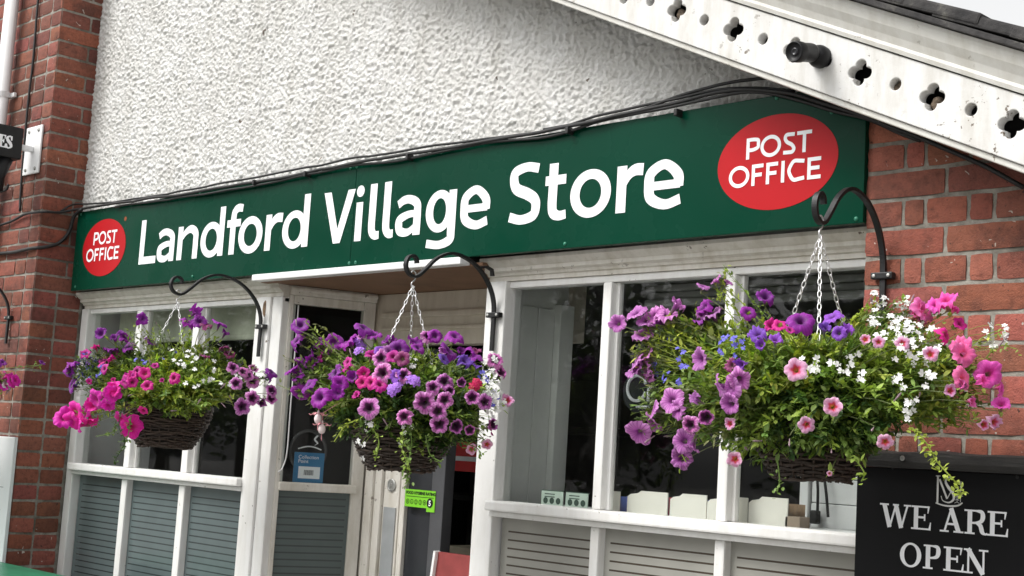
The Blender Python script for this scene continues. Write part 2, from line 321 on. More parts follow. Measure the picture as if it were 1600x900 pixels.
# ------------------------------------------------------------------ bricks
def bricks(q, o, u, n, width, z0, z1, course, row, base_t, rnd, ztop=None, skip=None):
    o, u, n = Vector(o), Vector(u), Vector(n); k = 0; z = z0
    while z < z1:
        x = 0.0; lens = row(k, z); i = 0
        while x < width - .012:
            L = lens[i % len(lens)] if i < len(lens) or len(lens) > 1 else lens[0]
            i += 1; L = min(L, width - x)
            x0, x1, a, b = x, x + L - .011, z, z + course - .011
            x += L
            if ztop and b > ztop(o.x + u.x * (x0 + x1) / 2) : continue
            base_l = base_t * rnd.choice((1, 1, 1, .72)) * rnd.uniform(.8, 1.2); q.t = (base_l * rnd.uniform(.94, 1.08), base_l * rnd.uniform(.86, 1.12), base_l * rnd.uniform(.85, 1.1))
            nx, nz = max(3, int((x1 - x0) / .03)), 4; vs = []; dp = rnd.uniform(-.0010, .0012); tl = rnd.uniform(-.002, .002)
            for jz in range(nz + 1):
                for jx in range(nx + 1):
                    fx, fz = jx / nx, jz / nz; px, pz = x0 + (x1 - x0) * fx, a + (b - a) * fz + tl * (fx - .5)
                    e = (jx in (0, nx)) + (jz in (0, nz)); W3 = o + u * px + Vector((0, 0, pz))
                    nn = noise.noise(W3 * 38); d = dp + nn * .0011 - e * .0018
                    if e: px += noise.noise(W3 * 60) * .0028 * (1 if jx in (0, nx) else .3); pz += noise.noise(W3 * 60 + Vector((9, 9, 9))) * .0022 * (1 if jz in (0, nz) else .3)
                    if e == 2: px += (.0012 if jx == 0 else -.0012); pz += (.0012 if jz == 0 else -.0012)
                    vs.append(o + u * px + Vector((0, 0, pz)) + n * d)
            g = lambda jx, jz: jz * (nx + 1) + jx
            fs = [(g(jx, jz), g(jx + 1, jz), g(jx + 1, jz + 1), g(jx, jz + 1)) for jz in range(nz) for jx in range(nx)]
            ring = [g(j, 0) for j in range(nx)] + [g(nx, j) for j in range(nz)] + [g(nx - j, nz) for j in range(nx)] + [g(0, nz - j) for j in range(nz)]
            b0 = len(vs); vs += [vs[r] - n * .016 for r in ring]; R = len(ring)
            fs += [(ring[j], b0 + j, b0 + (j + 1) % R, ring[(j + 1) % R]) for j in range(R)]
            q.add(vs, fs)
        z += course; k += 1
def mortar_sheet(o, u, n, width, z0, z1, rec):
    q = MB(); o, u, n = Vector(o) - Vector(n) * rec, Vector(u), Vector(n); nx, nz = int(width / .03) + 1, int((z1 - z0) / .03)
    vs = []
    for j in range(nz + 1):
        for i in range(nx + 1):
            p = o + u * (width * i / nx) + Vector((0, 0, z0 + (z1 - z0) * j / nz)); vs.append(p + n * noise.noise(p * 45) * .0009)
    q.add(vs, [(j*(nx+1)+i, j*(nx+1)+i+1, (j+1)*(nx+1)+i+1, (j+1)*(nx+1)+i) for j in range(nz) for i in range(nx)]); return q
SL = -.458
def barge_low(X): return 2.277 + SL * (X + 1.439)
rnd = random.Random(3)
# right brick wall
t = thing('brick_wall', (-1.2, .1, 0), 'red brick wall under the white gable, behind the right hand hanging basket', 'wall')
q = MB()
zref = at(1358, 315, 0).z; c = .0753; zb = zref + .004 - 40 * c
def row_r(k, z):
    if (k % 2) == 0:
        return [.232, .226] if rnd.random() < .9 else [.225]
    return [.113, .062, .118, .068, .113, .108] if (k // 2) % 2 else [.115, .058, .122, .07, .11, .112, .06]
q.t = (1, 1, 1); bricks(q, (-1.965, 0, 0), (1, 0, 0), (0, -1, 0), 1.2, zb, 3.0, c, row_r, 1.0, rnd, ztop=lambda X: barge_low(X) + .13)
q.build('brick_face', M['brick'], t, tint=True)
q = mortar_sheet((-1.965, 0, 0), (1, 0, 0), (0, -1, 0), 1.2, zb, 2.62, .0047)
q.add([(-1.963, .012, 0), (-.77, .012, 0), (-.77, .24, 0), (-1.963, .24, 0), (-1.963, .012, 2.65), (-.77, .012, 2.12), (-.77, .24, 2.12), (-1.963, .24, 2.65)], [(0,1,5,4),(1,2,6,5),(2,3,7,6),(3,0,4,7),(4,5,6,7)])
q.build('mortar', M['mortar'], t)
# left brick pillar
XR = -6.335; YF = -.178
t = thing('brick_pillar', (-7, -.1, 0), 'old dark red brick pillar standing proud at the left end of the shopfront', 'pillar')
q = MB(); c = .0763; zb = at(66, 326, YF).z - 34 * c
bricks(q, (XR - 1.9, YF, 0), (1, 0, 0), (0, -1, 0), 1.9, zb, 4.3, c, lambda k, z: [.225] if k % 2 else [.112, .225, .112, .225], .95, rnd)
bricks(q, (XR, YF, 0), (0, 1, 0), (1, 0, 0), .255, zb, 4.3, c, lambda k, z: ([.258] if k % 2 else [.165, .095]) if z > 2.2 else [.13, .13], 1.05, rnd)
q.build('brick_face', M['brick_old'], t, tint=True)
q = mortar_sheet((XR - 1.9, YF, 0), (1, 0, 0), (0, -1, 0), 1.9, zb, 4.32, .0047); q2 = mortar_sheet((XR, YF, 0), (0, 1, 0), (1, 0, 0), .26, zb, 4.32, .0047); q.add(q2.v, q2.f)
q.add([(XR - 1.9, -.16, 0), (XR - .02, -.16, 0), (XR - .02, .4, 0), (XR - 1.9, .4, 0), (XR - 1.9, -.16, 4.32), (XR - .02, -.16, 4.32), (XR - .02, .4, 4.32), (XR - 1.9, .4, 4.32)], [(0,1,5,4),(1,2,6,5),(2,3,7,6),(3,0,4,7),(4,5,6,7)])
q.build('mortar', M['mortar'], t)
# roughcast wall
t = thing('roughcast_wall', (-4, .05, 2.2), 'white pebbly roughcast upper wall above the green shop sign', 'wall')
q = MB(); x0, x1, z0, z1 = XR - .01, -1.9, 2.5, 4.3; nx, nz = 1150, 460; vs = []
XCR = at(413, 80, .03).x
sc1, sc2, sc3 = 60, 125, 10
for j in range(nz + 1):
    z = z0 + (z1 - z0) * j / nz
    for i in range(nx + 1):
        x = x0 + (x1 - x0) * i / nx; p = Vector((x, z, 0))
        a = noise.noise(p * sc1 + Vector((0, 0, 3))); b_ = noise.noise(p * sc2)
        d = .0088 * max(-.34, a) + .0050 * b_ + .003 * noise.noise(p * sc3)
        if z > 2.9 and abs(x - XCR - .05 * noise.noise(Vector((3, 0, z * 4))) - .01 * noise.noise(Vector((7, 0, z * 22)))) < .0028: d -= .011
        vs.append((x, .03 - d, z))
q.add(vs, [(j*(nx+1)+i, j*(nx+1)+i+1, (j+1)*(nx+1)+i+1, (j+1)*(nx+1)+i) for j in range(nz) for i in range(nx)])
q.build('render_coat', M['roughcast'], t, smooth=True)
q = MB(); q.box((XR, .05, 2.33), (-1.94, .24, 4.3), 0); q.build('masonry_core', M['mortar'], t)
# ------------------------------------------------------------------ roof and pierced bargeboard
def edge(pa, pb, Y):
    A, B = at(*pa, Y), at(*pb, Y); s = (B.z - A.z) / (B.x - A.x); return lambda X: A.z + s * (X - A.x)
t = thing('gable_roof', (-2, -.2, 2.3), 'sloping gable edge with white pierced bargeboard and dark roof tiles', 'roof')
XA, XB = -4.6, -.95; ang = math.atan(SL); ca, sa = math.cos(ang), math.sin(ang)
Wd = .162 * ca
def P2(s, h): return (s, h)
cu = bpy.data.curves.new('bargeboard', 'CURVE'); cu.dimensions = '2D'; cu.fill_mode = 'BOTH'; cu.extrude = .014; cu.bevel_depth = .003; cu.bevel_resolution = 2; cu.offset = -.003
def spl(pts):
    s = cu.splines.new('POLY'); s.points.add(len(pts) - 1); s.use_cyclic_u = True
    for p_, v in zip(s.points, pts): p_.co = (v[0], v[1], 0, 1)
L0 = (XB - XA) / ca
spl([(0, 0), (L0, 0), (L0, Wd), (0, Wd)])
def board(X, dz): # board coords of a point on the slope, dz above lower edge vertically
    s = (X - XA) / ca + dz * sa; return (s, dz * ca)
holes = []
X = -2.474 - .2005 * 9; k = 0
while X < XB - .05:
    for kind, xx in (('q', X), ('c', X + .1005)):
        if XA + .1 < xx < XB - .1:
            cx, cy = board(xx, .086); jit = rnd.uniform(-.002, .002)
            if kind == 'q':
                pts = []; ro = .0185; rl = .0150
                for a in range(72):
                    th = 2 * math.pi * a / 72; best = 0
                    for l in range(4):
                        la = l * math.pi / 2 + .28; dx = math.cos(th - la); disc = rl * rl - (ro * math.sin(th - la)) ** 2
                        if dx > 0 and disc > 0: best = max(best, ro * dx + math.sqrt(disc))
                    pts.append((cx + jit + best * math.cos(th), cy + best * math.sin(th)))
                spl(pts)
            else: spl([(cx + .0152 * math.cos(2 * math.pi * a / 24), cy + jit + .0152 * math.sin(2 * math.pi * a / 24)) for a in range(24)])
            holes.append((kind, cx, cy))
    X += .2005
oc = bpy.data.objects.new('tmp', cu); COL.objects.link(oc)
me = bpy.data.meshes.new_from_object(oc.evaluated_get(bpy.context.evaluated_depsgraph_get())); bpy.data.objects.remove(oc)
me.name = 'bargeboard'; me.materials.clear(); me.materials.append(M['white_barge'])
zA = barge_low(XA)
org = ORG[t.name]
for v in me.vertices:
    s, h, d = v.co; X = XA + s * ca - h * sa; Z = zA + s * sa + h * ca; v.co = (X - org.x, -.2 + .017 - d - org.y, Z - org.z)
ob = obj_link('bargeboard', me, t); ORG[ob.name] = org
def bpt(s, h, Y): return Vector((XA + s * ca - h * sa, Y, zA + s * sa + h * ca))
U_, V_ = Vector((ca, 0, sa)), Vector((-sa, 0, ca)); Yv = Vector((0, 1, 0))
q = MB(); q.obox(bpt(L0 / 2, .075, -.10), U_ * (L0 / 2), Yv * .008, V_ * .068, .002); q.build('dark_filler_board', M['dark'], t)  # added dark sheet; its colour stands for the shade behind the holes
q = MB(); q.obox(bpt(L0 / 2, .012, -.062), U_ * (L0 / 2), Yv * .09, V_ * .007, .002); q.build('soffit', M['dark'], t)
q = MB(); q.obox(bpt(L0 / 2, -.008, -.148), U_ * (L0 / 2), Yv * .044, V_ * .0075, .003); q.build('drip_edge', M['verge_white'], t)
nest = plain('nest_mud', (.12, .09, .065), .95, var=.6, nscale=60, bmp=1)
q = MB()
for kind, cx, cy in holes:
    c3 = bpt(cx, cy, -.168); j = round((c3.x + 2.474) / .2005, 1)
    if (kind == 'q' and abs(c3.x + 1.677) < .05) or (kind == 'q' and c3.x < -2.2 and rnd.random() < .6) or (kind == 'c' and abs(c3.x + 1.77) < .05):
        for _ in range(4):
            r = rnd.uniform(.010, .017); q.lathe(c3 + U_ * rnd.uniform(-.012, .012) + V_ * rnd.uniform(-.014, .006), [(0.001, -r), (r * .8, -r * .6), (r, 0), (r * .7, r * .7), (.001, r)], 9)
q.build('nest', nest, t, smooth=True)
# moulded verge fascia
prof = [(-.196, .150), (-.206, .150), (-.209, .160), (-.207, .168), (-.214, .185), (-.228, .205), (-.236, .226), (-.237, .236), (-.19, .236)]
q = MB(); n_ = len(prof); vs = [bpt(s, h, y) for s in (0, L0) for y, h in prof]; q.add(vs, [(i, i + 1, n_ + i + 1, n_ + i) for i in range(n_ - 1)] + [tuple(range(n_)), tuple(range(2 * n_ - 1, n_ - 1, -1))]); q.build('verge_moulding', M['verge_white'], t)
# tiles: undercloak strip, then courses of stepped plain tiles at the verge
q = MB(); q.obox(bpt(L0 / 2, .245, 1.3), U_ * (L0 / 2 + .05), Yv * 1.56, V_ * .007, .002)
tiltU = (U_ * 1 + V_ * -.035).normalized(); tiltV = (V_ + U_ * .035).normalized()
s = -.05; k = 0
while s < L0 - .02:
    ln = .34
    for w in range(11):
        yy = -.262 + .15 * w + (.0 if k % 2 else .0) + rnd.uniform(-.004, .004)
        cc = bpt(s + ln / 2, .272 + rnd.uniform(-.004, .004), yy + .143)
        tu = (tiltU + V_ * rnd.uniform(-.01, .01) + V_ * .06).normalized(); tv = (V_ - U_ * .05).normalized()
        q.obox(cc, tu * (ln / 2), Yv * .143 if w == 0 else Yv * .074, tv * .014, .006)
    s += .212; k += 1
q.build('roof_tiles', M['tile'], t)
# ------------------------------------------------------------------ fascia sign
YS = -.012
t = thing('shop_sign', (-4.12, YS, 2.217), 'long dark green fascia sign with white shop name and red ovals', 'sign')
a = MB(); a.box((-6.29, YS, 2.217), (-4.1335, .012, 2.6), .002); a.build('panel', M['sign_green'], t)
a = MB(); a.box((-4.1312, YS - .0005, 2.217), (-1.966, .012, 2.601), .002); a.build('panel', M['sign_green'], t)
yL = [YS - .0012]
def Y_():
    yL[0] -= .00003; return yL[0]
sv, sh = .039, .031; CAP, XH = .2, .146
def G_L(W, r): r([(sv/2, 0), (sv/2, CAP)], sv); r([(0, sh/2), (W, sh/2)], sh + .002)
def G_n(W, r):
    r([(sv/2, 0), (sv/2, XH)], sv); p = cr([(sv*.5, .082, .02), (W*.36, .118, .028), (W*.62, .131, .034), (W - sv*.62, .112, .039), (W - sv/2, .075, sv), (W - sv/2, 0, sv)], 8); r([x[:2] for x in p], [x[2] for x in p])
def ring(r, cx, cy, rx, ry, wx, wy):
    n = 48; pts = []; ws = []
    for i in range(n):
        a = 2 * math.pi * i / n; pts.append((cx + (rx - wx/2) * math.cos(a), cy + (ry - wy/2) * math.sin(a))); ws.append(wx * math.cos(a)**2 + wy * math.sin(a)**2)
    r(pts, ws, True)
def G_o(W, r): ring(r, W/2, XH/2, W/2, XH/2 + .004, sv + .001, sh)
def G_d(W, r): r([(W - sv/2, 0), (W - sv/2, .208)], sv); ring(r, (W - .012)/2, XH/2, (W - .012)/2, XH/2 + .003, sv, sh - .002)
def G_f(W, r): p = cr([(W*.42, 0), (W*.42, .15), (W*.5, .182), (W*.72, .193), (W*1.0, .190)], 8); r(p, [sv] * 8 + list(np.linspace(sv, sh, len(p) - 8))); r([(0, XH - sh/2), (W*.92, XH - sh/2)], sh)
def G_r(W, r): r([(sv/2, 0), (sv/2, XH)], sv); p = cr([(sv*.5, .075, .022), (W*.42, .113, .03), (W*.68, .129, .036), (W, .128, .037)], 8); r([x[:2] for x in p], [x[2] for x in p])
def G_V(W, r): r.poly([(0, CAP), (W/2 - .021, 0), (W/2 + .021, 0), (W/2, .055), (.044, CAP)]); r.poly([(W/2 + .021, 0), (W, CAP), (W - .044, CAP), (W/2, .055)])
def G_i(W, r): r([(W/2, 0), (W/2, XH)], sv); ring(r, W/2, .188, .0225, .0215, .0224, .0214)
def G_l(W, r): p = cr([(sv/2 + .002, .208, sv), (sv/2 + .002, .12, sv), (sv/2 + .002, .05, sv), (sv/2 + .008, .027, .037), (W*.66, .0145, .032), (W, .015, .029)], 8); r([x[:2] for x in p], [x[2] for x in p])
def G_a(W, r):
    p = cr([(.010, .117, .03), (W*.3, .131, .031), (W*.56, .131, .031), (W - sv*.62, .113, .036), (W - sv/2, .08, sv), (W - sv/2, 0, sv)], 8); r([x[:2] for x in p], [x[2] for x in p])
    p = cr([(W - sv*.6, .078, .024), (W*.5, .077, .027), (sv*.62, .062, .034), (sv*.5, .04, sv), (sv*.75, .019, .034), (W*.52, .013, .027), (W - sv*.6, .035, .022)], 8); r([x[:2] for x in p], [x[2] for x in p])
def G_g(W, r):
    p = cr([(W - sv/2, XH, sv), (W - sv/2, .06, sv), (W - sv/2, 0, sv), (W - sv*.62, -.029, .036), (W*.5, -.044, .029), (.012, -.036, .029)], 8); r([x[:2] for x in p], [x[2] for x in p]); ring(r, (W - .012)/2, XH/2 + .002, (W - .012)/2, XH/2 + .002, sv, sh - .002)
def G_e(W, r):
    r([(sv*.6, .071), (W - .012, .071)], .026); p = cr([(W - sv/2, .062, sv), (W - sv/2 - .003, .1, .036), (W*.52, .134, .03), (sv*.66, .112, .036), (sv/2, .073, sv), (sv*.72, .034, .036), (W*.55, .012, .03), (W - .01, .024, .031)], 9); r([x[:2] for x in p], [x[2] for x in p])
def G_S(W, r):
    p = cr([(W - .014, .178, .031), (W*.55, .187, .031), (sv*.75, .175, .036), (sv*.55, .147, sv), (sv*.95, .117, .039), (W*.58, .097, .039), (W - sv*.72, .077, .039), (W - sv/2, .051, sv), (W - sv*.8, .023, .036), (W*.42, .0125, .031), (.008, .025, .032)], 8); r([x[:2] for x in p], [x[2] for x in p])
def G_t(W, r): p = cr([(W*.36, .186, sv), (W*.36, .1, sv), (W*.36, .05, sv), (W*.43, .024, .037), (W*.68, .013, .031), (W, .016, .029)], 8); r([x[:2] for x in p], [x[2] for x in p]); r([(0, XH - sh/2), (W*.94, XH - sh/2)], sh)
class RB:
    def __init__(s, q, x, z, k=1): s.q, s.x, s.z = q, x, z
    def __call__(s, pts, ws, closed=False): s.q.ribbon([(p[0] + s.x, p[1] + s.z) for p in pts], ws, Y_(), closed)
    def poly(s, pts): s.q.poly([(p[0] + s.x, p[1] + s.z) for p in pts], Y_())
q = MB()
for fn, xa, xb in [(G_L,-5.673,-5.53),(G_a,-5.521,-5.38),(G_n,-5.354,-5.191),(G_d,-5.171,-4.995),(G_f,-4.976,-4.868),(G_o,-4.886,-4.715),(G_r,-4.695,-4.582),(G_d,-4.579,-4.406),(G_V,-4.319,-4.127),(G_i,-4.12,-4.073),(G_l,-4.04,-3.973),(G_l,-3.958,-3.893),(G_a,-3.882,-3.745),(G_g,-3.718,-3.561),(G_e,-3.538,-3.392),(G_S,-3.304,-3.156),(G_t,-3.137,-3.04),(G_o,-3.024,-2.853),(G_r,-2.83,-2.726),(G_e,-2.72,-2.57)]:
    fn(xb - xa, RB(q, xa, 2.3115))
q.build('lettering', M['letter_white'], t)
lw = .0108
def po_logo(cx, cz):
    q = MB(); pts = [(cx + .2 * math.cos(2*math.pi*i/72), cz + .135 * math.sin(2*math.pi*i/72)) for i in range(72)]
    n = 72; q.add([(p[0], YS - .0015, p[1]) for p in pts] + [(p[0], YS + .002, p[1]) for p in pts], [tuple(range(n))] + [(i, n + i, n + (i+1) % n, (i+1) % n) for i in range(n)])
    ov = q.build('red_oval', M['sign_red'], t)
    q = MB(); w = lw; H = .061
    yL[0] = YS - .0025
    dx = cx + 2.247; dz = cz - 2.410
    def L(ch, xa, xb, z):
        r = RB(q, xa + dx, z + dz); W = xb - xa
        if ch == 'P': r([(w/2, 0), (w/2, H)], w); p = cr([(w/2, H - w/2), (W*.55, H - w/2), (W*.85, H*.86), (W - w/2, H*.7), (W*.85, H*.52), (W*.5, H*.43), (w/2, H*.43)], 6); r(p, w)
        if ch == 'O': ring(r, W/2, H/2, W/2, H/2 + .001, w, w)
        if ch == 'S': p = cr([(W - .004, H*.9), (W*.6, H - w/2), (W*.25, H*.9), (w*.6, H*.74), (W*.32, H*.57), (W*.68, H*.43), (W - w/2, H*.25), (W*.75, H*.1), (W*.4, w/2), (.001, H*.1)], 6); r(p, w)
        if ch == 'T': r([(W/2, 0), (W/2, H)], w); r([(0, H - w/2), (W, H - w/2)], w)
        if ch == 'F': r([(w/2, 0), (w/2, H)], w); r([(0, H - w/2), (W, H - w/2)], w); r([(0, H*.5), (W*.88, H*.5)], w)
        if ch == 'I': r([(W/2, 0), (W/2, H)], w)
        if ch == 'C': p = cr([(W - .002, H*.88), (W*.7, H - w/2), (W*.35, H*.92), (w/2 + .001, H*.62), (w/2 + .001, H*.38), (W*.35, H*.08), (W*.7, w/2), (W - .001, H*.12)], 6); r(p, w)
        if ch == 'E': r([(w/2, 0), (w/2, H)], w); [r([(0, z_), (W, z_)], w) for z_ in (w/2, H - w/2)]; r([(0, H*.51), (W*.9, H*.51)], w)
    for ch, xa, xb in (('P', -2.348, -2.302), ('O', -2.300, -2.231), ('S', -2.224, -2.183), ('T', -2.179, -2.131)): L(ch, xa, xb, 2.4265)
    for ch, xa, xb in (('O', -2.405, -2.334), ('F', -2.326, -2.287), ('F', -2.277, -2.238), ('I', -2.227, -2.216), ('C', -2.206, -2.150), ('E', -2.142, -2.099)): L(ch, xa, xb, 2.3485)
    q.build('lettering', M['letter_white'], ov)
po_logo(-2.247, 2.410); po_logo(-6.005, 2.410)
rv = None
for px, py in ((548, 263), (558, 261), (546, 411), (556, 410), (886, 207), (883, 381), (127, 335), (118, 448), (313, 302), (301, 432), (1214, 153), (1338, 342), (1300, 175), (690, 238)):
    p = at(px, py, YS)
    if rv is None:
        q = MB(); q.lathe((0, 0, 0), [(.0065, 0), (.006, .0022), (.003, .0038), (.0004, .0042)], 12, (0, -1, 0)); q.v = [tuple(Vector(v) + ORG[t.name]) for v in q.v]; rv = q.build('rivet', M['green_rivet'], t, smooth=True); o = rv
    else:
        o = rv.copy(); COL.objects.link(o); o.parent = t
    o.location = p - ORG[t.name] + Vector((0, -.0005, 0))
q = MB(); p = at(196, 342, YS); q.lathe(p, [(.0001, .0012), (.008, .001), (.011, 0)], 10, (0, -1, 0)); q.build('rust_spot', plain('rust', (.25, .06, .02), .9), t)
# ------------------------------------------------------------------ shopfront joinery
def frame_box(q, x0, x1, y0, y1, z0, z1, b=.004): q.box((x0, y0, z0), (x1, y1, z1), b)
YFm, YG = .08, .118
# cornice beam under the sign, two lengths either side of the entrance
def beam(xa, xb, label):
    prof = [(.135, 2.141), (.082, 2.141), (.082, 2.156), (.074, 2.158), (.070, 2.166), (.056, 2.172), (.056, 2.184), (.048, 2.188), (.030, 2.203), (.030, 2.2145), (.135, 2.2145)]
    q = MB(); k = len(prof); vs = [(x, y, z) for x in (xa, xb) for y, z in prof]
    q.add(vs, [(i, (i+1) % k, k + (i+1) % k, k + i) for i in range(k)] + [tuple(range(k - 1, -1, -1)), tuple(range(k, 2 * k))])
    o = q.build('cornice_beam', M['cream'] if 0 else M['white_old']); tag(o, label, 'beam', 'moulded beams under the sign')
beam(-6.315, -4.672, 'moulded cream beam under the sign above the left window')
beam(-3.472, -1.963, 'moulded cream beam under the sign above the right window')
def striped_pane(name, x0, x1, z0, z1, y, mats, parent, mx=.03, pitch=.0272, gap=.0055, top=.05):
    q = MB()
    def rect(a, b, c, d, mi): q.m = mi; q.add([(a, y, c), (b, y, c), (b, y, d), (a, y, d)], [(0, 1, 2, 3)])
    rect(x0, x0 + mx, z0, z1, 0); rect(x1 - mx, x1, z0, z1, 0); z = z1 - top; rect(x0 + mx, x1 - mx, z, z1, 0)
    while z > z0 + pitch:
        rect(x0 + mx, x1 - mx, z - gap, z, 1); rect(x0 + mx, x1 - mx, z - pitch, z - gap, 0); z -= pitch
    rect(x0 + mx, x1 - mx, z0, z, 0)
    return q.build(name, mats, parent)
def window(label, xl, xr, posts, mull, mw, frost, sillz, sl, sr):
    t = thing('shop_window', ((xl + xr) / 2, .1, .5), label, 'window', 'painted shop windows with frosted lower panes')
    q = MB()
    for a, b, y in posts: q.box((a, y, .1), (b, .15, 2.1405), .006)
    q.box((xl, .086, .1), (xr, .145, .14), .004); q.box((xl, .082, .48), (xr, .145, .53), .004)
    q.box((xl, .09, 2.118), (xr, .145, 2.1405), .003)
    q.build('frame', M['white'], t)
    q = MB(); q.box((sl, .045, sillz - .033), (sr, .15, sillz), .006); q.box((sl, .066, sillz - .052), (sr, .13, sillz - .034), .004); q.build('sill_rail', M['white'], t)
    for c in mull:
        q = MB(); q.box((c - mw / 2, YFm, .531), (c + mw / 2, .14, sillz - .0525), .007); q.box((c - mw / 2, YFm, sillz + .0005), (c + mw / 2, .14, 2.1175), .007)
        q.box((c - mw / 2 - .012, .106, sillz + .001), (c + mw / 2 + .012, .128, 2.117), .003)
        q.build('mullion', M['white'], t)
    q = MB(); q.box((xl, .1, .141), (xr, .14, .479), .003); q.build('stall_panel', M['white'], t)
    xs = [xl + (posts[0][1] - posts[0][0] if posts[0][0] <= xl + .001 else 0)] + list(mull) + [xr]
    for a, b in zip(xs[:-1], xs[1:]):
        q = MB(); q.add([(a, YG, sillz - .005), (b, YG, sillz - .005), (b, YG, 2.125), (a, YG, 2.125)], [(0, 1, 2, 3)]); q.build('glass_pane', M['glass'], t)
        striped_pane('frosted_pane', a + .01, b - .01, .52, sillz - .045, YG - .006, frost, t)
    return t
window('left shop window behind the smallest basket, with three clear panes', -6.325, -4.672, [(-6.325, -6.262, .074), (-4.84, -4.742, .07), (-4.7415, -4.672, .08)], [-5.785, -5.3], .048, [M['frost_cool'], M['frost_gap_cool']], 1.403, -6.27, -4.838)
window('right shop window with card display, behind the largest basket', -3.472, -1.95, [(-3.472, -3.378, .07), (-2.0, -1.95, .1)], [-2.931, -2.455], .036, [M['frost_warm'], M['frost_gap_warm']], 1.408, -3.392, -1.96)
q = MB(); p = at(413, 482, .069); q.v = []; q.add([(p.x + .011 * math.cos(a_ * .3927), .0688, p.z + .036 * math.sin(a_ * .3927) * (1 + .2 * math.sin(a_))) for a_ in range(16)], [tuple(range(16))]); q.build('bare_wood_patch', plain('bare_wood', (.16, .10, .055), .8, var=.5, nscale=60), bpy.data.objects['shop_window'])
# splayed side light in the entrance
A = Vector((-4.672, .112, 0)); B = Vector((-4.545, .455, 0)); U2 = (B - A).normalized(); N2 = Vector((U2.y, -U2.x, 0)); LL = (B - A).length; Zv = Vector((0, 0, 1))
t = thing('side_window', (-4.6, .28, .5), 'angled dark side window in the doorway behind the blue poster', 'window')
def sbox(q, a, b, z0, z1, n0, n1, bv=.004): q.obox(A + U2 * ((a + b) / 2) + N2 * ((n0 + n1) / 2) + Zv * ((z0 + z1) / 2), U2 * ((b - a) / 2), N2 * ((n1 - n0) / 2), Zv * ((z1 - z0) / 2), bv)
q = MB(); sbox(q, 0, .018, .1, 2.15, -.03, .012); sbox(q, LL - .05, LL, .1, 2.15, -.03, .012); sbox(q, .0185, LL - .0505, 2.115, 2.15, -.03, .010); sbox(q, .0185, LL - .0505, .1, .55, -.03, .004); sbox(q, 0, LL, 2.1505, 2.187, -.03, .026); sbox(q, 0, LL, 2.165, 2.18, .0262, .036, .005); q.build('frame', M['white_old'], t)
q = MB(); sbox(q, .012, LL - .03, 1.368, 1.402, -.03, .03, .006); q.build('sill_rail', M['white_old'], t)
q = MB(); q.add([A + U2 * .015 + Zv * 1.4, A + U2 * (LL - .045) + Zv * 1.4, A + U2 * (LL - .045) + Zv * 2.12, A + U2 * .015 + Zv * 2.12], [(0, 1, 2, 3)]); q.build('glass_pane', M['glass'], t)
q = MB(); z = 1.37
def srect(a, b, z0, z1, mi): q.m = mi; q.add([A + U2 * a + Zv * z0, A + U2 * b + Zv * z0, A + U2 * b + Zv * z1, A + U2 * a + Zv * z1], [(0, 1, 2, 3)])
srect(.02, LL - .05, 1.345, 1.37, 0); z = 1.345
while z > .58: srect(.02, LL - .065, z - .006, z, 1); srect(.02, LL - .065, z - .0272, z - .006, 0); z -= .0272
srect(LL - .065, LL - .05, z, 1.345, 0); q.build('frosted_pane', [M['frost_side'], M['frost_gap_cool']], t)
# entrance: soffit, lintel trim, transom, door
q = MB(); q.box((-4.74, .014, 2.1885), (-3.44, .5, 2.2), .002); tag(q.build('entrance_soffit', M['brown']), 'brown board ceiling over the shop doorway', 'soffit')
q = MB(); q.box((-4.735, -.034, 2.19), (-3.50, .012, 2.2155), .004); tag(q.build('lintel_trim', M['pvc']), 'white plastic strip under the sign over the doorway', 'trim')
YD = .47
t = thing('shop_door', (-4.2, YD, .1), 'old white shop door with lock and dark glass behind the middle basket', 'door')
q = MB(); q.box((-4.56, YD, .1), (-4.505, YD + .08, 1.975), .004); q.box((-4.525, YD - .02, .1), (-4.475, YD + .06, 1.975), .006); q.box((-4.474, YD - .008, .1), (-4.433, YD + .06, 1.975), .004); q.build('door_frame', M['white_old'], t)
q = MB(); q.box((-4.430, YD + .006, .1), (-4.335, YD + .05, 1.96), .004); q.box((-4.334, YD + .012, .1), (-4.318, YD + .05, 1.96), .003); q.box((-4.317, YD + .003, .1), (-4.295, YD + .05, 1.96), .004); st = q.build('door_stile', M['white_old'], t)
p = at(611, 758, YD); q = MB(); q.lathe((p.x, YD + .004, p.z), [(.026, 0), (.026, .003), (.021, .005), (.020, .004), (.008, .004), (.007, .006), (.0004, .006)], 20, (0, -1, 0)); q.build('lock', M['grey_metal'], st)
q = MB(); q.box((-4.418, YD + .0005, .6), (-4.345, YD + .005, at(611, 793, YD).z), .001); q.build('push_plate', plain('push_plate', (.42, .44, .45), .45, .3), st)
q = MB(); q.box((-4.294, YD + .02, .1), (-4.135, YD + .032, 1.96), .001); q.build('door_glass', plain('door_glass_dark', (.028, .03, .035), .12, var=.1), t)
q = MB(); q.box((-4.134, YD - .002, .1), (-4.062, YD + .05, 1.96), .004); q.build('grey_stile', plain('stile_grey', (.075, .076, .082), .5), t)
q = MB(); q.box((-4.56, YD - .006, 1.976), (-3.44, YD + .07, 2.187), .003); q.box((-4.5, YD - .02, 2.085), (-3.44, YD - .0065, 2.11), .006); q.box((-4.5, YD - .016, 2.035), (-3.44, YD - .0065, 2.05), .005); q.build('transom_panel', M['cream'], t)  # transom colour carries painted-in shade over the door
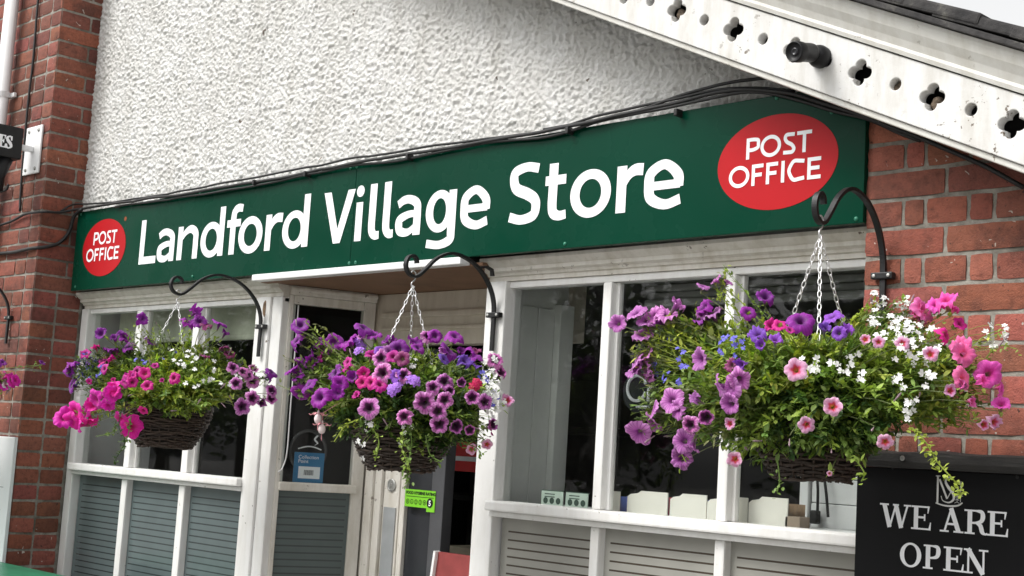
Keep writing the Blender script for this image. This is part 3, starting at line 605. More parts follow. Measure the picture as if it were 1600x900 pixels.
# right return of the recess, seen through the right window
q = MB(); q.box((-3.47, .165, .1), (-3.452, .46, 2.186), .003); q.box((-3.4518, .165, .1), (-3.44, .215, 2.1), .003); q.box((-3.4518, .39, .1), (-3.42, .46, 2.1), .003); q.box((-3.4518, .22, .1), (-3.446, .30, 2.08), .003); q.box((-3.4518, .305, .1), (-3.446, .385, 2.08), .003)
tag(q.build('recess_panel', plain('panel_white', (.84, .85, .82), .5, var=.04)), 'white boarded side of the doorway seen through the right window glass', 'panel')
# ------------------------------------------------------------------ interior
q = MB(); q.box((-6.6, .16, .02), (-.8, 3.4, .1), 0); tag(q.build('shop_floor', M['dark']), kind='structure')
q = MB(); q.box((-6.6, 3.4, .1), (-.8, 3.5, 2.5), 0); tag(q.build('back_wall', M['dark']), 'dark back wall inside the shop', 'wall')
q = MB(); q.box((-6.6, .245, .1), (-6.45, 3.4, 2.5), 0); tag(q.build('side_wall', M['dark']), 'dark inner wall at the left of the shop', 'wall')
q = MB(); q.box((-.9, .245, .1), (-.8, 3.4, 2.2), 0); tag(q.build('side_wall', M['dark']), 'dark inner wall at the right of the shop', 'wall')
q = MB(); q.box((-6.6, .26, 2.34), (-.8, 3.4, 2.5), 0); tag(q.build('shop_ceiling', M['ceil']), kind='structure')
q = MB(); q.box((-6.325, .152, .6), (-6.30, .50, 2.2), .002); tag(q.build('window_reveal', M['pvc']), 'pale grey reveal inside the left end of the left window', 'reveal')
q = MB(); q.box((-6.25, .24, 2.0), (-4.85, .252, 2.33), .002); q.lathe((-6.25, .246, 2.0), [(.012, 0), (.012, 1.35)], 8, (1, 0, 0)); tag(q.build('roller_blind', plain('blind_green', (.62, .64, .52), .8)), 'pale green roller blind half down behind the left window', 'blind')
q = MB()
for i in range(6): q.box((-2.93, .26 + .012 * (i % 2), 2.06 + .024 * i), (-1.9, .30, 2.082 + .024 * i), .006)
tag(q.build('shutter_box', plain('shutter_grey', (.25, .25, .245), .5)), 'grey slatted shutter box at the top of the right window', 'shutter')
# shelving with goods at the back
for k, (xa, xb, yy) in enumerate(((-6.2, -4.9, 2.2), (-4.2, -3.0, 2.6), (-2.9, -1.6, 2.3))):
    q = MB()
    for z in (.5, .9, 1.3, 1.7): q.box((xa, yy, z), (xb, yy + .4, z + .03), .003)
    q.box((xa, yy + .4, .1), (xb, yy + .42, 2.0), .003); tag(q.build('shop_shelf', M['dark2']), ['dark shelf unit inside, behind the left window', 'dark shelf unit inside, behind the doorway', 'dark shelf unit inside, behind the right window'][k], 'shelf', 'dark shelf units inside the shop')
# white boarding inside the right end of the right window
t0 = at(1268, 760, .45); q = MB(); z = 1.25
for i in range(6): q.box((t0.x, .45 + .002 * (i % 2), z + .0745 * i), (-1.5, .47, z + .0745 * i + .0725), .004)
q.box((t0.x - .035, .44, 1.0), (t0.x - .005, .48, 1.9), .003)
tag(q.build('boarded_panel', M['pvc']), 'white horizontally boarded panel inside the right window by the basket', 'panel')
for a_, b_, lb in ((1276, 1283, 'straight black flex with plug on the white boarded panel'), (1287, 1293, 'curved black flex hanging on the white boarded panel')):
    q = MB(); q.tube(cr([at(a_, 700, .43), at(a_ + 1, 745, .43), at(b_ - 3 * (a_ == 1276) - 2, 770, .425), at(b_ + (-6 if a_ == 1276 else 1), 808, .43)], 6), .0042, 6)
    if a_ == 1276: p = at(1273, 808, .425); q.box((p.x - .012, .415, p.z - .02), (p.x + .012, .44, p.z + .02), .005)
    tag(q.build('power_flex', M['cable']), lb, 'flex')
# ------------------------------------------------------------------ lettering helpers
def text_mesh(q, txt, size, O, U, V, off=0, align='CENTER'):
    cu = bpy.data.curves.new('t', 'FONT'); cu.body = txt; cu.size = size; cu.align_x = align; cu.offset = off; cu.resolution_u = 3
    o = bpy.data.objects.new('t', cu); COL.objects.link(o)
    me = bpy.data.meshes.new_from_object(o.evaluated_get(bpy.context.evaluated_depsgraph_get()))
    q.add([O + U * v.co.x + V * v.co.y for v in me.vertices], [tuple(p.vertices) for p in me.polygons])
    bpy.data.objects.remove(o); bpy.data.meshes.remove(me)
def serif(r, ch, W, H, T, t, s):
    """Clarendon-like capital drawn with ribbons"""
    def hs(x, w, z): r([(x - w / 2, z), (x + w / 2, z)], s)
    if ch == 'W':
        for (x0, x1, w) in ((.10, .30, T), (.30, .5, t), (.5, .70, T), (.70, .90, t)):
            a, b = (x0 * W, x1 * W); up = x0 in (.10, .5)
            r([(a, H - s*.5 if up else 0), (b, 0 if up else H - s*.5)], w)
        hs(.10 * W, T * 2.1, H - s/2); hs(.90 * W, T * 1.7, H - s/2); hs(.5 * W, T * 1.4, H - s/2)
    if ch in 'EF':
        x = .24 * W; r([(x, 0), (x, H)], T); r([(0, H - s/2), (W*.9, H - s/2)], s); r([(0, s/2), (W*.96, s/2)], s); r([(x, H*.52), (W*.68, H*.52)], t)
        r([(W*.88, H), (W*.84, H*.70)], [t*1.1, t*.5]); r([(W*.93, 0), (W*.985, H*.33)], [t*1.3, t*.5]); r([(W*.68, H*.38), (W*.68, H*.66)], t*.8)
    if ch == 'A':
        r([(.18*W, s*.5), (.48*W, H)], t); r([(.46*W, H), (.82*W, s*.5)], T); r([(.3*W, H*.34), (.66*W, H*.34)], t); hs(.17*W, T*2, s/2); hs(.82*W, T*2.2, s/2)
    if ch in 'RP':
        x = .24 * W; r([(x, 0), (x, H)], T); r([(0, H - s/2), (W*.55, H - s/2)], s); hs(x, T*2.2, s/2)
        p = cr([(W*.5, H - s/2, s), (W*.74, H*.92, T*.8), (W*.80, H*.73, T), (W*.72, H*.54, T*.8), (W*.48, H*.47, t), (x, H*.47, t)], 6); r([v[:2] for v in p], [v[2] for v in p])
        if ch == 'R': p = cr([(W*.52, H*.47, t), (W*.70, H*.36, T*.9), (W*.78, H*.12, T*.9), (W*.9, s*.5, t), (W, s*.8, t)], 6); r([v[:2] for v in p], [v[2] for v in p])
    if ch == 'O': ring(r, W/2, H/2, W/2, H/2 + .001, T, t)
    if ch == 'N':
        r([(.17*W, 0), (.17*W, H)], t); r([(.14*W, H), (.82*W, 0)], T); r([(.83*W, 0), (.83*W, H)], t); hs(.14*W, T*1.7, H - s/2); hs(.17*W, T*2, s/2); hs(.83*W, T*2, H - s/2)
    if ch == 'S':
        p = cr([(W*.86, H*.74, t*.8), (W*.7, H*.95, t), (W*.42, H - t/2, t), (W*.14, H*.80, T*.8), (W*.34, H*.58, T), (W*.7, H*.42, T), (W*.88, H*.2, T*.8), (W*.6, t/2, t), (W*.3, H*.05, t), (W*.1, H*.27, t*.8)], 6); r([v[:2] for v in p], [v[2] for v in p])
        r([(W*.87, H*.66), (W*.87, H)], t); r([(W*.09, 0), (W*.09, H*.34)], t)
# ------------------------------------------------------------------ open board and timber over it
YB = -.03
t = thing('open_sign', (-1.6, YB, .95), 'black board lettered WE ARE OPEN on the brick wall', 'sign')
q = MB(); q.box((-1.949, YB, .95), (-1.25, -.008, 1.5835), .002); q.build('board', M['open_board'], t)
q = MB(); yL[0] = YB - .001
for ch, xa, xb in (('W', -1.876, -1.796), ('E', -1.793, -1.740), ('A', -1.714, -1.657), ('R', -1.653, -1.594), ('E', -1.594, -1.543)): serif(RB(q, xa, 1.4375), ch, xb - xa, .0575, .0118, .0052, .0042)
for ch, xa, xb in (('O', -1.821, -1.763), ('P', -1.757, -1.708), ('E', -1.704, -1.652), ('N', -1.650, -1.592)): serif(RB(q, xa, 1.3455), ch, xb - xa, .0575, .0118, .0052, .0042)
q.build('lettering', M['letter_white'], t)
q = MB(); r = RB(q, -1.729, 1.4985)
r([(.0055, .006), (.0055, .072)], .005); r([(.000, .0715), (.012, .0715)], .0025); p = cr([(.001, .0065, .003), (.02, .002, .0035), (.04, .001, .0045), (.060, .004, .004), (.071, .011, .003)], 5); r([v[:2] for v in p], [v[2] for v in p])
p = cr([(.047, .066, .002), (.036, .070, .003), (.026, .060, .0055), (.034, .045, .007), (.046, .032, .007), (.048, .018, .0055), (.036, .0095, .0035), (.020, .013, .002), (.015, .024, .002)], 6); r([v[:2] for v in p], [v[2] for v in p])
r([(.010, .064), (.031, .018)], .005); r([(.031, .018), (.043, .040)], .0022)
for tx, th in ((.057, .045), (.066, .062)):
    r([(tx, .012), (tx, th)], .0014)
    for k in range(5):
        z = th - .005 - k * .007; w = .002 + .0011 * k; r([(tx - w, z - .003), (tx, z)], .001); r([(tx + w, z - .003), (tx, z)], .001)
q.build('monogram', plain('monogram_silver', (.62, .62, .6), .4), t)
for px, py in ((1395, 730), (1590, 745)):
    p = at(px, py, YB); q = MB(); q.lathe(p, [(.005, 0), (.004, .002), (.0004, .0025)], 10, (0, -1, 0)); q.build('screw', M['black_iron'], t)
q = MB(); nX = 60; vs = []
for i in range(nX + 1):
    X = -1.935 + .9 * i / nX; w = noise.noise(Vector((X * 9, 0, 0))) * .006; w2 = noise.noise(Vector((X * 14, 5, 0))) * .005
    for y, z in ((-.009, 1.584), (-.052 + w2, 1.5845 + w * .3), (-.056 + w2, 1.60 + w * .2), (-.05 + w2, 1.622 + w), (-.009, 1.628 + w)): vs.append((X, y, z))
q.add(vs, [(i*5+j, i*5+j+1, i*5+5+j+1, i*5+5+j) for i in range(nX) for j in range(4)] + [(4, 3, 2, 1, 0), tuple(nX * 5 + j for j in range(5))])
t2 = thing('timber_rail', (-1.5, -.03, 1.585), 'weathered black timber rail on top of the black open board', 'rail'); q.build('rail', M['timber'], t2)
p = at(1410, 716, -.058); q = MB(); q.lathe(p, [(.007, 0), (.006, .002), (.003, .001), (.0004, .001)], 10, (0, -1, 0)); q.build('screw', M['screw'], t2)
# ------------------------------------------------------------------ projecting black sign on the pillar
pl_ = at(54, 235, YF)
t = thing('projecting_sign', pl_, 'black hanging sign box ending in ES on a white wall plate', 'sign')
za, zb_ = at(54, 272, YF).z, at(54, 199, YF).z; xa, xb = at(41, 245, YF).x, at(66, 235, YF).x
q = MB(); q.box((xa, YF - .012, za), (xb, YF - .002, zb_), .006); w_ = q.build('wall_plate', M['pvc'], t)
for fx in (.2, .8):
    for fz in (.1, .9):
        q = MB(); q.lathe((xa + (xb - xa) * fx, YF - .012, za + (zb_ - za) * fz), [(.009, 0), (.009, .004), (.006, .006), (.0004, .006)], 8, (0, -1, 0)); q.build('bolt', M['screw'], w_)
FX = pl_.x + .045
e = atX(36, 222, FX); zt, zbt = atX(34, 200, FX).z, atX(34, 250, FX).z
q = MB(); q.box((pl_.x - .015, e.y - .02, pl_.z - .012), (pl_.x + .015, YF - .012, pl_.z + .014), .003); q.build('arm', M['pvc'], t)
q = MB(); q.box((FX - .10, e.y - .75, zbt), (FX, e.y, zt), .006); q.build('sign_box', M['black_plastic'], t)
q = MB(); q2 = MB(); yL[0] = 0
pS = atX(19, 222, FX); pE0 = atX(9.4, 222, FX); Hh = atX(14, 212, FX).z - atX(14, 232, FX).z; Hz = atX(14, 232, FX).z
wS = (pS.y - pE0.y); serif(RB(q2, 0, 0), 'S', wS, Hh, .016, .007, .006); vsS = q2.v; fS = q2.f
q.add([(FX + .001 - y * 1.0, pE0.y + x, Hz + z) for x, y, z in vsS], fS)
q3 = MB(); serif(RB(q3, 0, 0), 'E', wS * 1.1, Hh, .016, .007, .006); q.add([(FX + .0015 - y, pE0.y - wS * 1.17 + x, Hz + z) for x, y, z in q3.v], q3.f)
q.build('lettering', M['letter_white'], t)
b0 = atX(8, 255, FX - .03); q = MB(); q.tube([(FX - .05, b0.y, zbt), (FX - .05, b0.y - .02, zbt - .1), (FX - .05, b0.y + .0, zbt - .16)], [.045, .03, .012], 10); q.build('lamp_head', M['black_plastic'], t, smooth=True)
# ------------------------------------------------------------------ downpipe
pr = at(24, 0, YF - .05); q = MB(); t = thing('downpipe', (pr.x - .036, YF - .05, 0), 'white plastic downpipe at the top left corner on the pillar', 'pipe')
q.tube([(pr.x - .036, YF - .05, .05), (pr.x - .036, YF - .05, 4.3)], .034, 20); q.build('pipe', M['pvc'], t, smooth=True)
zc = at(20, 143, YF - .05).z; q = MB(); q.lathe((pr.x - .036, YF - .05, zc), [(.034, -.014), (.039, -.014), (.039, .014), (.034, .014)], 20); q.box((pr.x - .03, YF - .02, zc - .012), (pr.x + .03, YF - .004, zc + .012), .004); q.build('pipe_clip', M['pvc'], t)
# ------------------------------------------------------------------ cables
def wire(name, label, pts, r, grp=None, wob=.004, mat_='cable', sub=6):
    P = cr([tuple(p) for p in pts], sub); rr = random.Random(len(label) + len(pts)); o_ = Vector((rr.uniform(0, 50), 0, 0))
    P = [Vector(p) + noise.noise_vector(Vector(p) * 7 + o_) * wob for p in P]
    q = MB(); q.tube(P, r, 7); o = q.build(name, M[mat_], smooth=True); tag(o, label, 'cable', grp); return o
g = 'cables strung over the sign and pillar'
YC = -.022
path = [(1600, 292), (1520, 250), (1440, 216), (1360, 185), (1300, 166), (1240, 148), (1180, 140), (1110, 148), (1040, 164), (960, 182), (860, 204), (760, 221), (640, 240), (520, 262), (400, 284), (280, 304), (180, 318), (120, 327)]
def cpath(pts, dy=0, Y=YC): return [at(x, y + dy, Y) for x, y in pts]
pc = at(66, 331, YF - .012)
rest = [atX(95, 331, XR + .012), pc, at(40, 334, YF - .014), at(15, 346, YF - .014), at(-40, 368, YF - .014)]
wire('sign_cable', 'thickest black cable along the top edge of the green sign', cpath(path, 0, -.03) + rest, .0062, g, .005)
wire('sign_cable', 'thin black wire twisting above the thick cable on the sign', [at(x, y - 5 + 3 * math.sin(x * .045), -.022) for x, y in path[5:]] + rest[:1], .0045, g, .006)
wire('sign_cable', 'second black cable sagging just under the thick one', [at(x, y + 5 + 2.5 * math.sin(x * .03 + 1), -.026) for x, y in path[2:17]], .005, g, .005)
wire('sign_cable', 'black cable looping off the roughcast up to the bargeboard', [at(1195, 122, -.01), at(1150, 127, -.015), at(1100, 138, -.02), at(1060, 150, -.022), at(1000, 172, -.024), at(930, 188, -.024), at(850, 203, -.022)], .005, g, .003)
wire('wall_cable', 'black cable dropping from the sign corner across the brick pillar', [at(128, 327, -.03), at(116, 338, -.03), atX(108, 362, XR + .012), atX(92, 380, XR + .012), atX(70, 386, XR + .012), at(50, 388, YF - .012), at(20, 394, YF - .012), at(-40, 402, YF - .012)], .0085, g, .003)
wire('wall_cable', 'thin black wire running straight up the brick pillar front', [at(31, 330, YF - .01), at(33, 290, YF - .008), at(43, 170, YF - .008), at(53, 80, YF - .008), at(62, -30, YF - .008)], .006, g, .002)
wire('wall_cable', 'short black wire hanging below the projecting sign', [at(0, 300, YF - .02), at(10, 296, YF - .02), at(13, 288, YF - .02)], .006, g, .002)
for x in (400, 480, 640, 890, 1060):
    q = MB(); p = at(x, 286 - (x - 400) * .165, -.026); q.box((p.x - .006, -.042, p.z - .010), (p.x + .006, -.012, p.z + .012), .003)
    tag(q.build('cable_tie', M['cable']), {400: 'black cable tie over the letter n of the first word', 480: 'black cable tie above the letter d ending the first word', 640: 'black cable tie above the double l of the second word', 890: 'black cable tie above the start of the last word', 1060: 'black cable tie left of the large red oval, where cables part'}[x], 'cable tie', 'ties round the sign cables')
q = MB(); p0 = [at(x, y, .1) for x, y in ((444, 470), (440, 560), (437, 690), (432, 722), (424, 730))]
p0 = [A + U2 * .035 + N2 * .02 + Zv * z for z in (2.11, 1.9, 1.7, 1.52)] + [A + U2 * .02 + N2 * .022 + Zv * 1.455, A + U2 * .003 + N2 * .03 + Zv * 1.44]
tag((lambda: (q.tube(cr(p0, 6), .003, 6), q.build('blind_cord', M['pvc'], smooth=True))[1])(), 'thin pale cord hanging down in the angled doorway window', 'cord')
# ------------------------------------------------------------------ security camera on the bargeboard
p = at(1284, 90, -.2); ax = (at(1243, 86, -.32) - at(1276, 88, -.235)).normalized()
t = thing('security_camera', p, 'small black bullet security camera on the white bargeboard', 'camera')
q = MB(); q.lathe(p + Vector((0, .0, 0)), [(.029, 0), (.030, .014), (.027, .026), (.018, .036), (.0005, .040)], 20, (0, -1, 0)); q.build('mount', M['black_plastic'], t, smooth=True)
c0 = p + Vector((-.012, -.042, .003)); q = MB(); q.tube([p + Vector((0, -.018, 0)), p + Vector((-.004, -.034, .0)), c0], .0105, 10); q.build('arm', M['black_plastic'], t, smooth=True)
q = MB(); c1 = c0 + Vector((.012, .004, 0)); q.lathe(c1, [(.0005, 0), (.018, .001), (.023, .006), (.0245, .014), (.0245, .05), (.026, .052), (.027, .058), (.027, .078), (.0255, .082), (.023, .082), (.0225, .078), (.012, .076), (.0005, .076)], 24, ax); bd = q.build('body', M['black_plastic'], t, smooth=True)
q = MB(); q.lathe(c1 + ax * .0765, [(.011, 0), (.0095, .003), (.0065, .0042), (.006, .002), (.0005, .0025)], 18, ax); q.build('lens', plain('lens', (.03, .03, .035), .1), bd, smooth=True)
# ------------------------------------------------------------------ notice board, green box
p1 = at(22, 683, YF - .02); p2 = at(5, 880, YF - .02); XN = (p1.x + p2.x) / 2
t = thing('notice_board', (XN - .3, YF - .01, 1.0), 'white notice panel with faint grey print on the lower pillar', 'notice')
q = MB(); q.box((XN - .6, YF - .022, .9), (XN, YF - .004, p1.z), .003); pn = q.build('panel', plain('notice_white', (.74, .75, .76), .35, var=.02), t)
q = MB(); rr = random.Random(5)
for k in range(26):
    z = p1.z - .09 - k * .021
    if k % 7 == 6: continue
    q.box((XN - .5, YF - .0235, z), (XN - .06 - rr.random() * .12, YF - .0222, z + .004), 0)
q.build('print_lines', plain('print_grey', (.4, .4, .42), .6), t)
pg = at(140, 897, -.21)
t = thing('green_box', (pg.x - .4, -.5, 0), 'green lidded box with worn top in the bottom left corner', 'box')
zt = at(0, 877, -.21).z
q = MB(); q.box((pg.x - 1.1, -.80, .02), (pg.x - .02, -.24, zt - .05), .01); q.build('body', plain('green_plastic', (.012, .10, .055), .45), t)
q = MB(); q.box((pg.x - 1.13, -.83, zt - .06), (pg.x + .01, -.21, zt), .012); q.build('lid', plain('green_lid', (.02, .17, .09), .35, var=.35, nscale=8), t)
# ------------------------------------------------------------------ window display
q = MB(); q.box((-3.36, .15, 1.385), (-1.95, .42, 1.402), .003); tag(q.build('display_shelf', M['pvc']), 'white shelf inside the right window under the cards', 'shelf')
cardm = plain('card_grey', (.80, .77, .70), .7, var=.05, nscale=6)
tabs = [(950, 967, 764, 'pale blank display card nearest the first mullion, mostly hidden', (.1, .15, .45)), (979, 1042, 766, 'wide blank display card in the middle pane beside a blue edge', (.5, .06, .1)), (1046, 1103, 770, 'blank display card in the middle pane beside a red edge', (.1, .12, .3)), (1104, 1167, 774, 'blank display card cut across by the second mullion', (.06, .06, .07)), (1169, 1230, 775, 'blank display card in the right pane beside the small brown box', (.3, .2, .12))]
for xa, xb, yt, lb, ec in tabs:
    a = at(xa, yt + 38, .17); b_ = at(xb, yt + 38, .17); zt = at(xb, yt + 4, .17).z; W_ = b_.x - a.x; zb = 1.403
    t = thing('display_card', ((a.x + b_.x) / 2, .17, zb), lb, 'card', 'blank cards in the right window')
    pts = [(a.x, zb), (b_.x, zb), (b_.x, zt), (a.x + W_ * .34, zt), (a.x + W_ * .26, zt - .008), (a.x + W_ * .08, zt - .012), (a.x, zt - .02)]
    n = len(pts); q = MB(); q.add([(x, .17, z) for x, z in pts] + [(x, .174, z) for x, z in pts], [tuple(range(n)), tuple(range(2 * n - 1, n - 1, -1))] + [(i, n + i, n + (i + 1) % n, (i + 1) % n) for i in range(n)]); q.build('front_card', cardm, t)
    q = MB()
    for k in range(5): q.box((a.x - .002 * k, .182 + .02 * k, zb), (b_.x - .004, .184 + .02 * k, zt - .016 - .004 * (k % 2)), 0)
    q.build('stacked_cards', plain('card_edge', ec, .6), t)
p = at(1238, 812, .2); q = MB(); q.box((p.x - .005, .17, 1.403), (p.x + .045, .22, 1.403 + .033), .002); tag(q.build('small_box', plain('brown_card', (.30, .23, .17), .7)), 'small brown box on the window shelf by the white boarded panel', 'box')
p = at(1228, 790, .26); q = MB(); q.box((p.x - .02, .25, 1.403), (p.x + .035, .29, 1.403 + .06), .004); tag(q.build('small_box', M['pvc']), 'small white box on the window shelf behind the brown box', 'box')
for k, (xa, xb, ya) in enumerate(((845, 880, 766), (883, 919, 769))):
    a, b_ = at(xa, ya + 26, .165), at(xb, ya + 28, .165); zt = at(xa, ya, .165).z; zb = 1.403; W_ = b_.x - a.x
    t = thing('info_card', ((a.x + b_.x) / 2, .165, zb), ['left of two pale green leaflet cards with round icons', 'right of two pale green leaflet cards with round icons'][k], 'card', 'pale green leaflet cards on the sill')
    q = MB(); q.box((a.x, .165, zb), (b_.x - .004, .168, zt), 0); q.build('card', plain('leaflet_green', (.55, .66, .58), .6), t)
    q = MB(); q.box((a.x - .003, .1675, zb), (a.x + .003, .172, zt + .003), 0); q.box((a.x + .0035, .1675, zt - .001), (b_.x - .004, .171, zt + .003), 0)
    for f in (.2, .48, .76): q.lathe((a.x + W_ * f, .1645, zb + (zt - zb) * .36), [(.0105, 0), (.0003, .0002)], 16, (0, -1, 0))
    for f in range(2): q.box((a.x + W_ * .15, .1642, zt - .011 - .009 * f), (a.x + W_ * .6, .1648, zt - .008 - .009 * f), 0)
    q.build('print', plain('leaflet_print', (.03, .07, .05), .6), t)
# LED ring sign
c = at(1000, 612, .22)
t = thing('neon_sign', c, 'unlit ring sign with white tube lettering behind the right window', 'sign')
q = MB(); q.lathe(c, [(.062, 0), (.066, .003), (.066, .006), (.060, .006), (.0005, .006)], 40, (0, -1, 0)); q.build('disc', plain('clear_backing', (.035, .037, .04), .15), t)
q = MB(); zz = -.012
q.tube([c + Vector((.038 * math.cos(a) - .004, zz, .040 * math.sin(a) + .01)) for a in np.linspace(.35, 6.0, 40)], .0052, 8)
q.tube([c + Vector((.045, zz, .015)), c + Vector((.045, zz, -.03))], .005, 8); q.tube(cr([c + Vector((.045, zz, .004)), c + Vector((.052, zz, .014)), c + Vector((.062, zz, .016))], 5), .005, 8)
q.tube([c + Vector((.0, zz, -.048)), c + Vector((.05, zz, -.05))], .0055, 8)
q.build('tube_lettering', plain('tube_white', (.8, .82, .84), .3), t, smooth=True)
# side window contents
def onside(px, py, n): # point on the plane n metres in front of the side glass
    d = ray(px, py); P0 = A + N2 * n; return CAM + d * ((P0 - CAM).dot(N2) / d.dot(N2))
n_ = -.02; bl, br, tl_ = onside(457, 751, n_), onside(504, 752, n_), onside(462, 706, n_)
wv_ = (br - bl).dot(U2); hv_ = tl_.z - 1.403; O = Vector((bl.x, bl.y, 1.403))
t = thing('poster_card', O, 'blue Collection Point card with barcode label in the side window', 'poster')
def P3(u, v, n=0): return O + U2 * (u * wv_) + Zv * (v * hv_) + N2 * n
q = MB(); q.obox(P3(.5, .5), U2 * (wv_ / 2), N2 * .0015, Zv * (hv_ / 2), 0); q.build('card', plain('poster_blue', (.004, .16, .36), .4, var=.05), t)
q = MB(); q.obox(P3(.52, .33, .0022), U2 * (wv_ * .36), N2 * .0005, Zv * (hv_ * .2), 0); lab = q.build('label', M['letter_white'], t)
q = MB(); u = .36; rr = random.Random(2)
while u < .66:
    w = rr.uniform(.008, .022); q.obox(P3(u, .33, .0031), U2 * (wv_ * w / 2), N2 * .0002, Zv * (hv_ * .085), 0); u += w + rr.uniform(.008, .018)
q.build('barcode', M['black_plastic'], lab)
q = MB(); text_mesh(q, 'Collection', hv_ * .17, P3(.13, .79, .0025), U2, Zv, .0, 'LEFT'); text_mesh(q, 'Point', hv_ * .17, P3(.13, .65, .0025), U2, Zv, 0, 'LEFT'); q.build('lettering', M['letter_white'], t)
cr_ = onside(481, 705, -.035); ru = abs((onside(509, 705, -.035) - onside(453, 705, -.035)).dot(U2)) / 2; rv_ = (onside(481, 674, -.035) - onside(481, 738, -.035)).z / 2
t = thing('cafe_sign', cr_, 'round black ring sign with white steam wisp behind the blue card', 'sign')
q = MB(); ring_pts = [cr_ + U2 * (ru * math.cos(a)) + Zv * (rv_ * math.sin(a)) for a in np.linspace(0, 2 * math.pi, 49)]; q.tube(ring_pts, .006, 8, False); q.build('ring', plain('ring_grey', (.05, .05, .052), .4), t, smooth=True)
q = MB(); q.tube(cr([cr_ + U2 * (ru * u) + Zv * (rv_ * v) for u, v in ((.36, .30), (.5, .42), (.34, .6), (.48, .78), (.42, .85))], 6), [.001] * 5 + [.004] * 15 + [.001] * 5, 6); q.tube(cr([cr_ + U2 * (ru * u) + Zv * (rv_ * v) for u, v in ((-.55, .1), (-.1, .22), (.3, .22), (.75, .1))], 6), .003, 6); q.build('steam_mark', M['letter_white'], t)
# hygiene sticker, red sign and red box in the doorway
Ys = YD + .0185
a, b_ = at(633, 780, YD - .004), at(680, 782, YD - .004); zt, zb = at(650, 765, YD - .004).z, at(655, 793, YD - .004).z; W_ = b_.x - a.x; H_ = zt - zb
t = thing('hygiene_sticker', (a.x, YD, zb), 'bright green food hygiene rating sticker with a black 5', 'sticker')
y = YD - .005
q = MB(); q.box((a.x, y, zb), (b_.x, y + .002, zt), 0); q.box((b_.x - W_ * .27, y + .0003, zb - H_ * .2), (b_.x, y + .0018, zb - .0001), 0); q.build('sticker', plain('sticker_green', (.22, .62, .03), .4, var=.04), t)
q = MB(); X_ = Vector((1, 0, 0)); text_mesh(q, 'FOOD HYGIENE RATING', H_ * .23, Vector((a.x + W_ * .52, y - .0006, zt - H_ * .27)), X_, Zv, .0008)
q.box((a.x + W_ * .04, y - .0006, zb + H_ * .585), (b_.x - W_ * .04, y - .0002, zb + H_ * .615), 0)
for k in range(5): q.ribbon([(a.x + W_ * (.1 + .14 * k) + H_ * .12 * math.cos(s), zb + H_ * .3 + H_ * .13 * math.sin(s)) for s in np.linspace(0, 6.28, 17)[:-1]], H_ * .035, y - .0006, True); text_mesh(q, str(k), H_ * .2, Vector((a.x + W_ * (.1 + .14 * k), y - .0007, zb + H_ * .23)), X_, Zv, .0002)
q.lathe((a.x + W_ * .84, y - .0006, zb + H_ * .3), [(H_ * .27, 0), (.0003, .0001)], 24, (0, -1, 0)); q.build('print', M['black_plastic'], t)
q = MB(); text_mesh(q, '5', H_ * .42, Vector((a.x + W_ * .84, y - .0012, zb + H_ * .15)), X_, Zv, .001); q.build('rating_digit', M['letter_white'], t)
a, b_ = at(702, 735, 1.0), at(760, 735, 1.0); zt = at(720, 690, 1.0).z; zb = a.z
t = thing('red_notice', (a.x, 1.0, zb), 'red notice with white line hanging in the dark doorway', 'notice')
q = MB(); q.box((a.x, 1.0, zb), (b_.x, 1.006, zt), 0); q.build('panel', plain('notice_red', (.65, .012, .015), .4), t)
q = MB(); z_ = at(720, 720, 1.0).z; q.box((a.x + .03, .998, z_), (b_.x, .9998, z_ + .02), 0); q.build('white_line', M['letter_white'], t)
# a thin post carries it
a, b_ = at(694, 900, .95), at(790, 900, .95); zt = at(700, 852, .95).z
t = thing('shop_counter', (a.x, 1.0, .1), 'beige counter low in the dark doorway behind the red board', 'counter')
q = MB(); q.box((a.x, .95, .1), (b_.x, 1.3, zt - .03), .004); q.build('front', plain('counter_front', (.30, .26, .2), .6, var=.15), t)
q = MB(); q.box((a.x - .01, .935, zt - .0295), (b_.x, 1.31, zt), .004); q.build('counter_top', plain('counter_beige', (.48, .42, .32), .5), t)
a, a2, b_ = at(684, 862, .41), at(674, 900, .41), at(760, 870, .41); zt = a.z
t = thing('red_board', (a.x + .1, .42, .1), 'dull red board with a white edge standing in the doorway', 'board')
q = MB(); n4 = [(a.x, .41, zt), (b_.x, .41, zt), (b_.x, .41, .1), (a2.x - .10, .41, .1)]; q.add(n4 + [(x, y + .02, z) for x, y, z in n4], [(3, 2, 1, 0), (4, 5, 6, 7), (0, 1, 5, 4), (1, 2, 6, 5), (2, 3, 7, 6), (3, 0, 4, 7)]); q.build('panel', plain('board_red', (.27, .05, .048), .5, var=.2), t)
q = MB(); q.bar([Vector((a.x - .002, .408, zt + .002)), Vector((a2.x - .102, .408, .1))], Vector((0, 1, 0)), .026, .012); q.build('white_edge', M['pvc'], t)
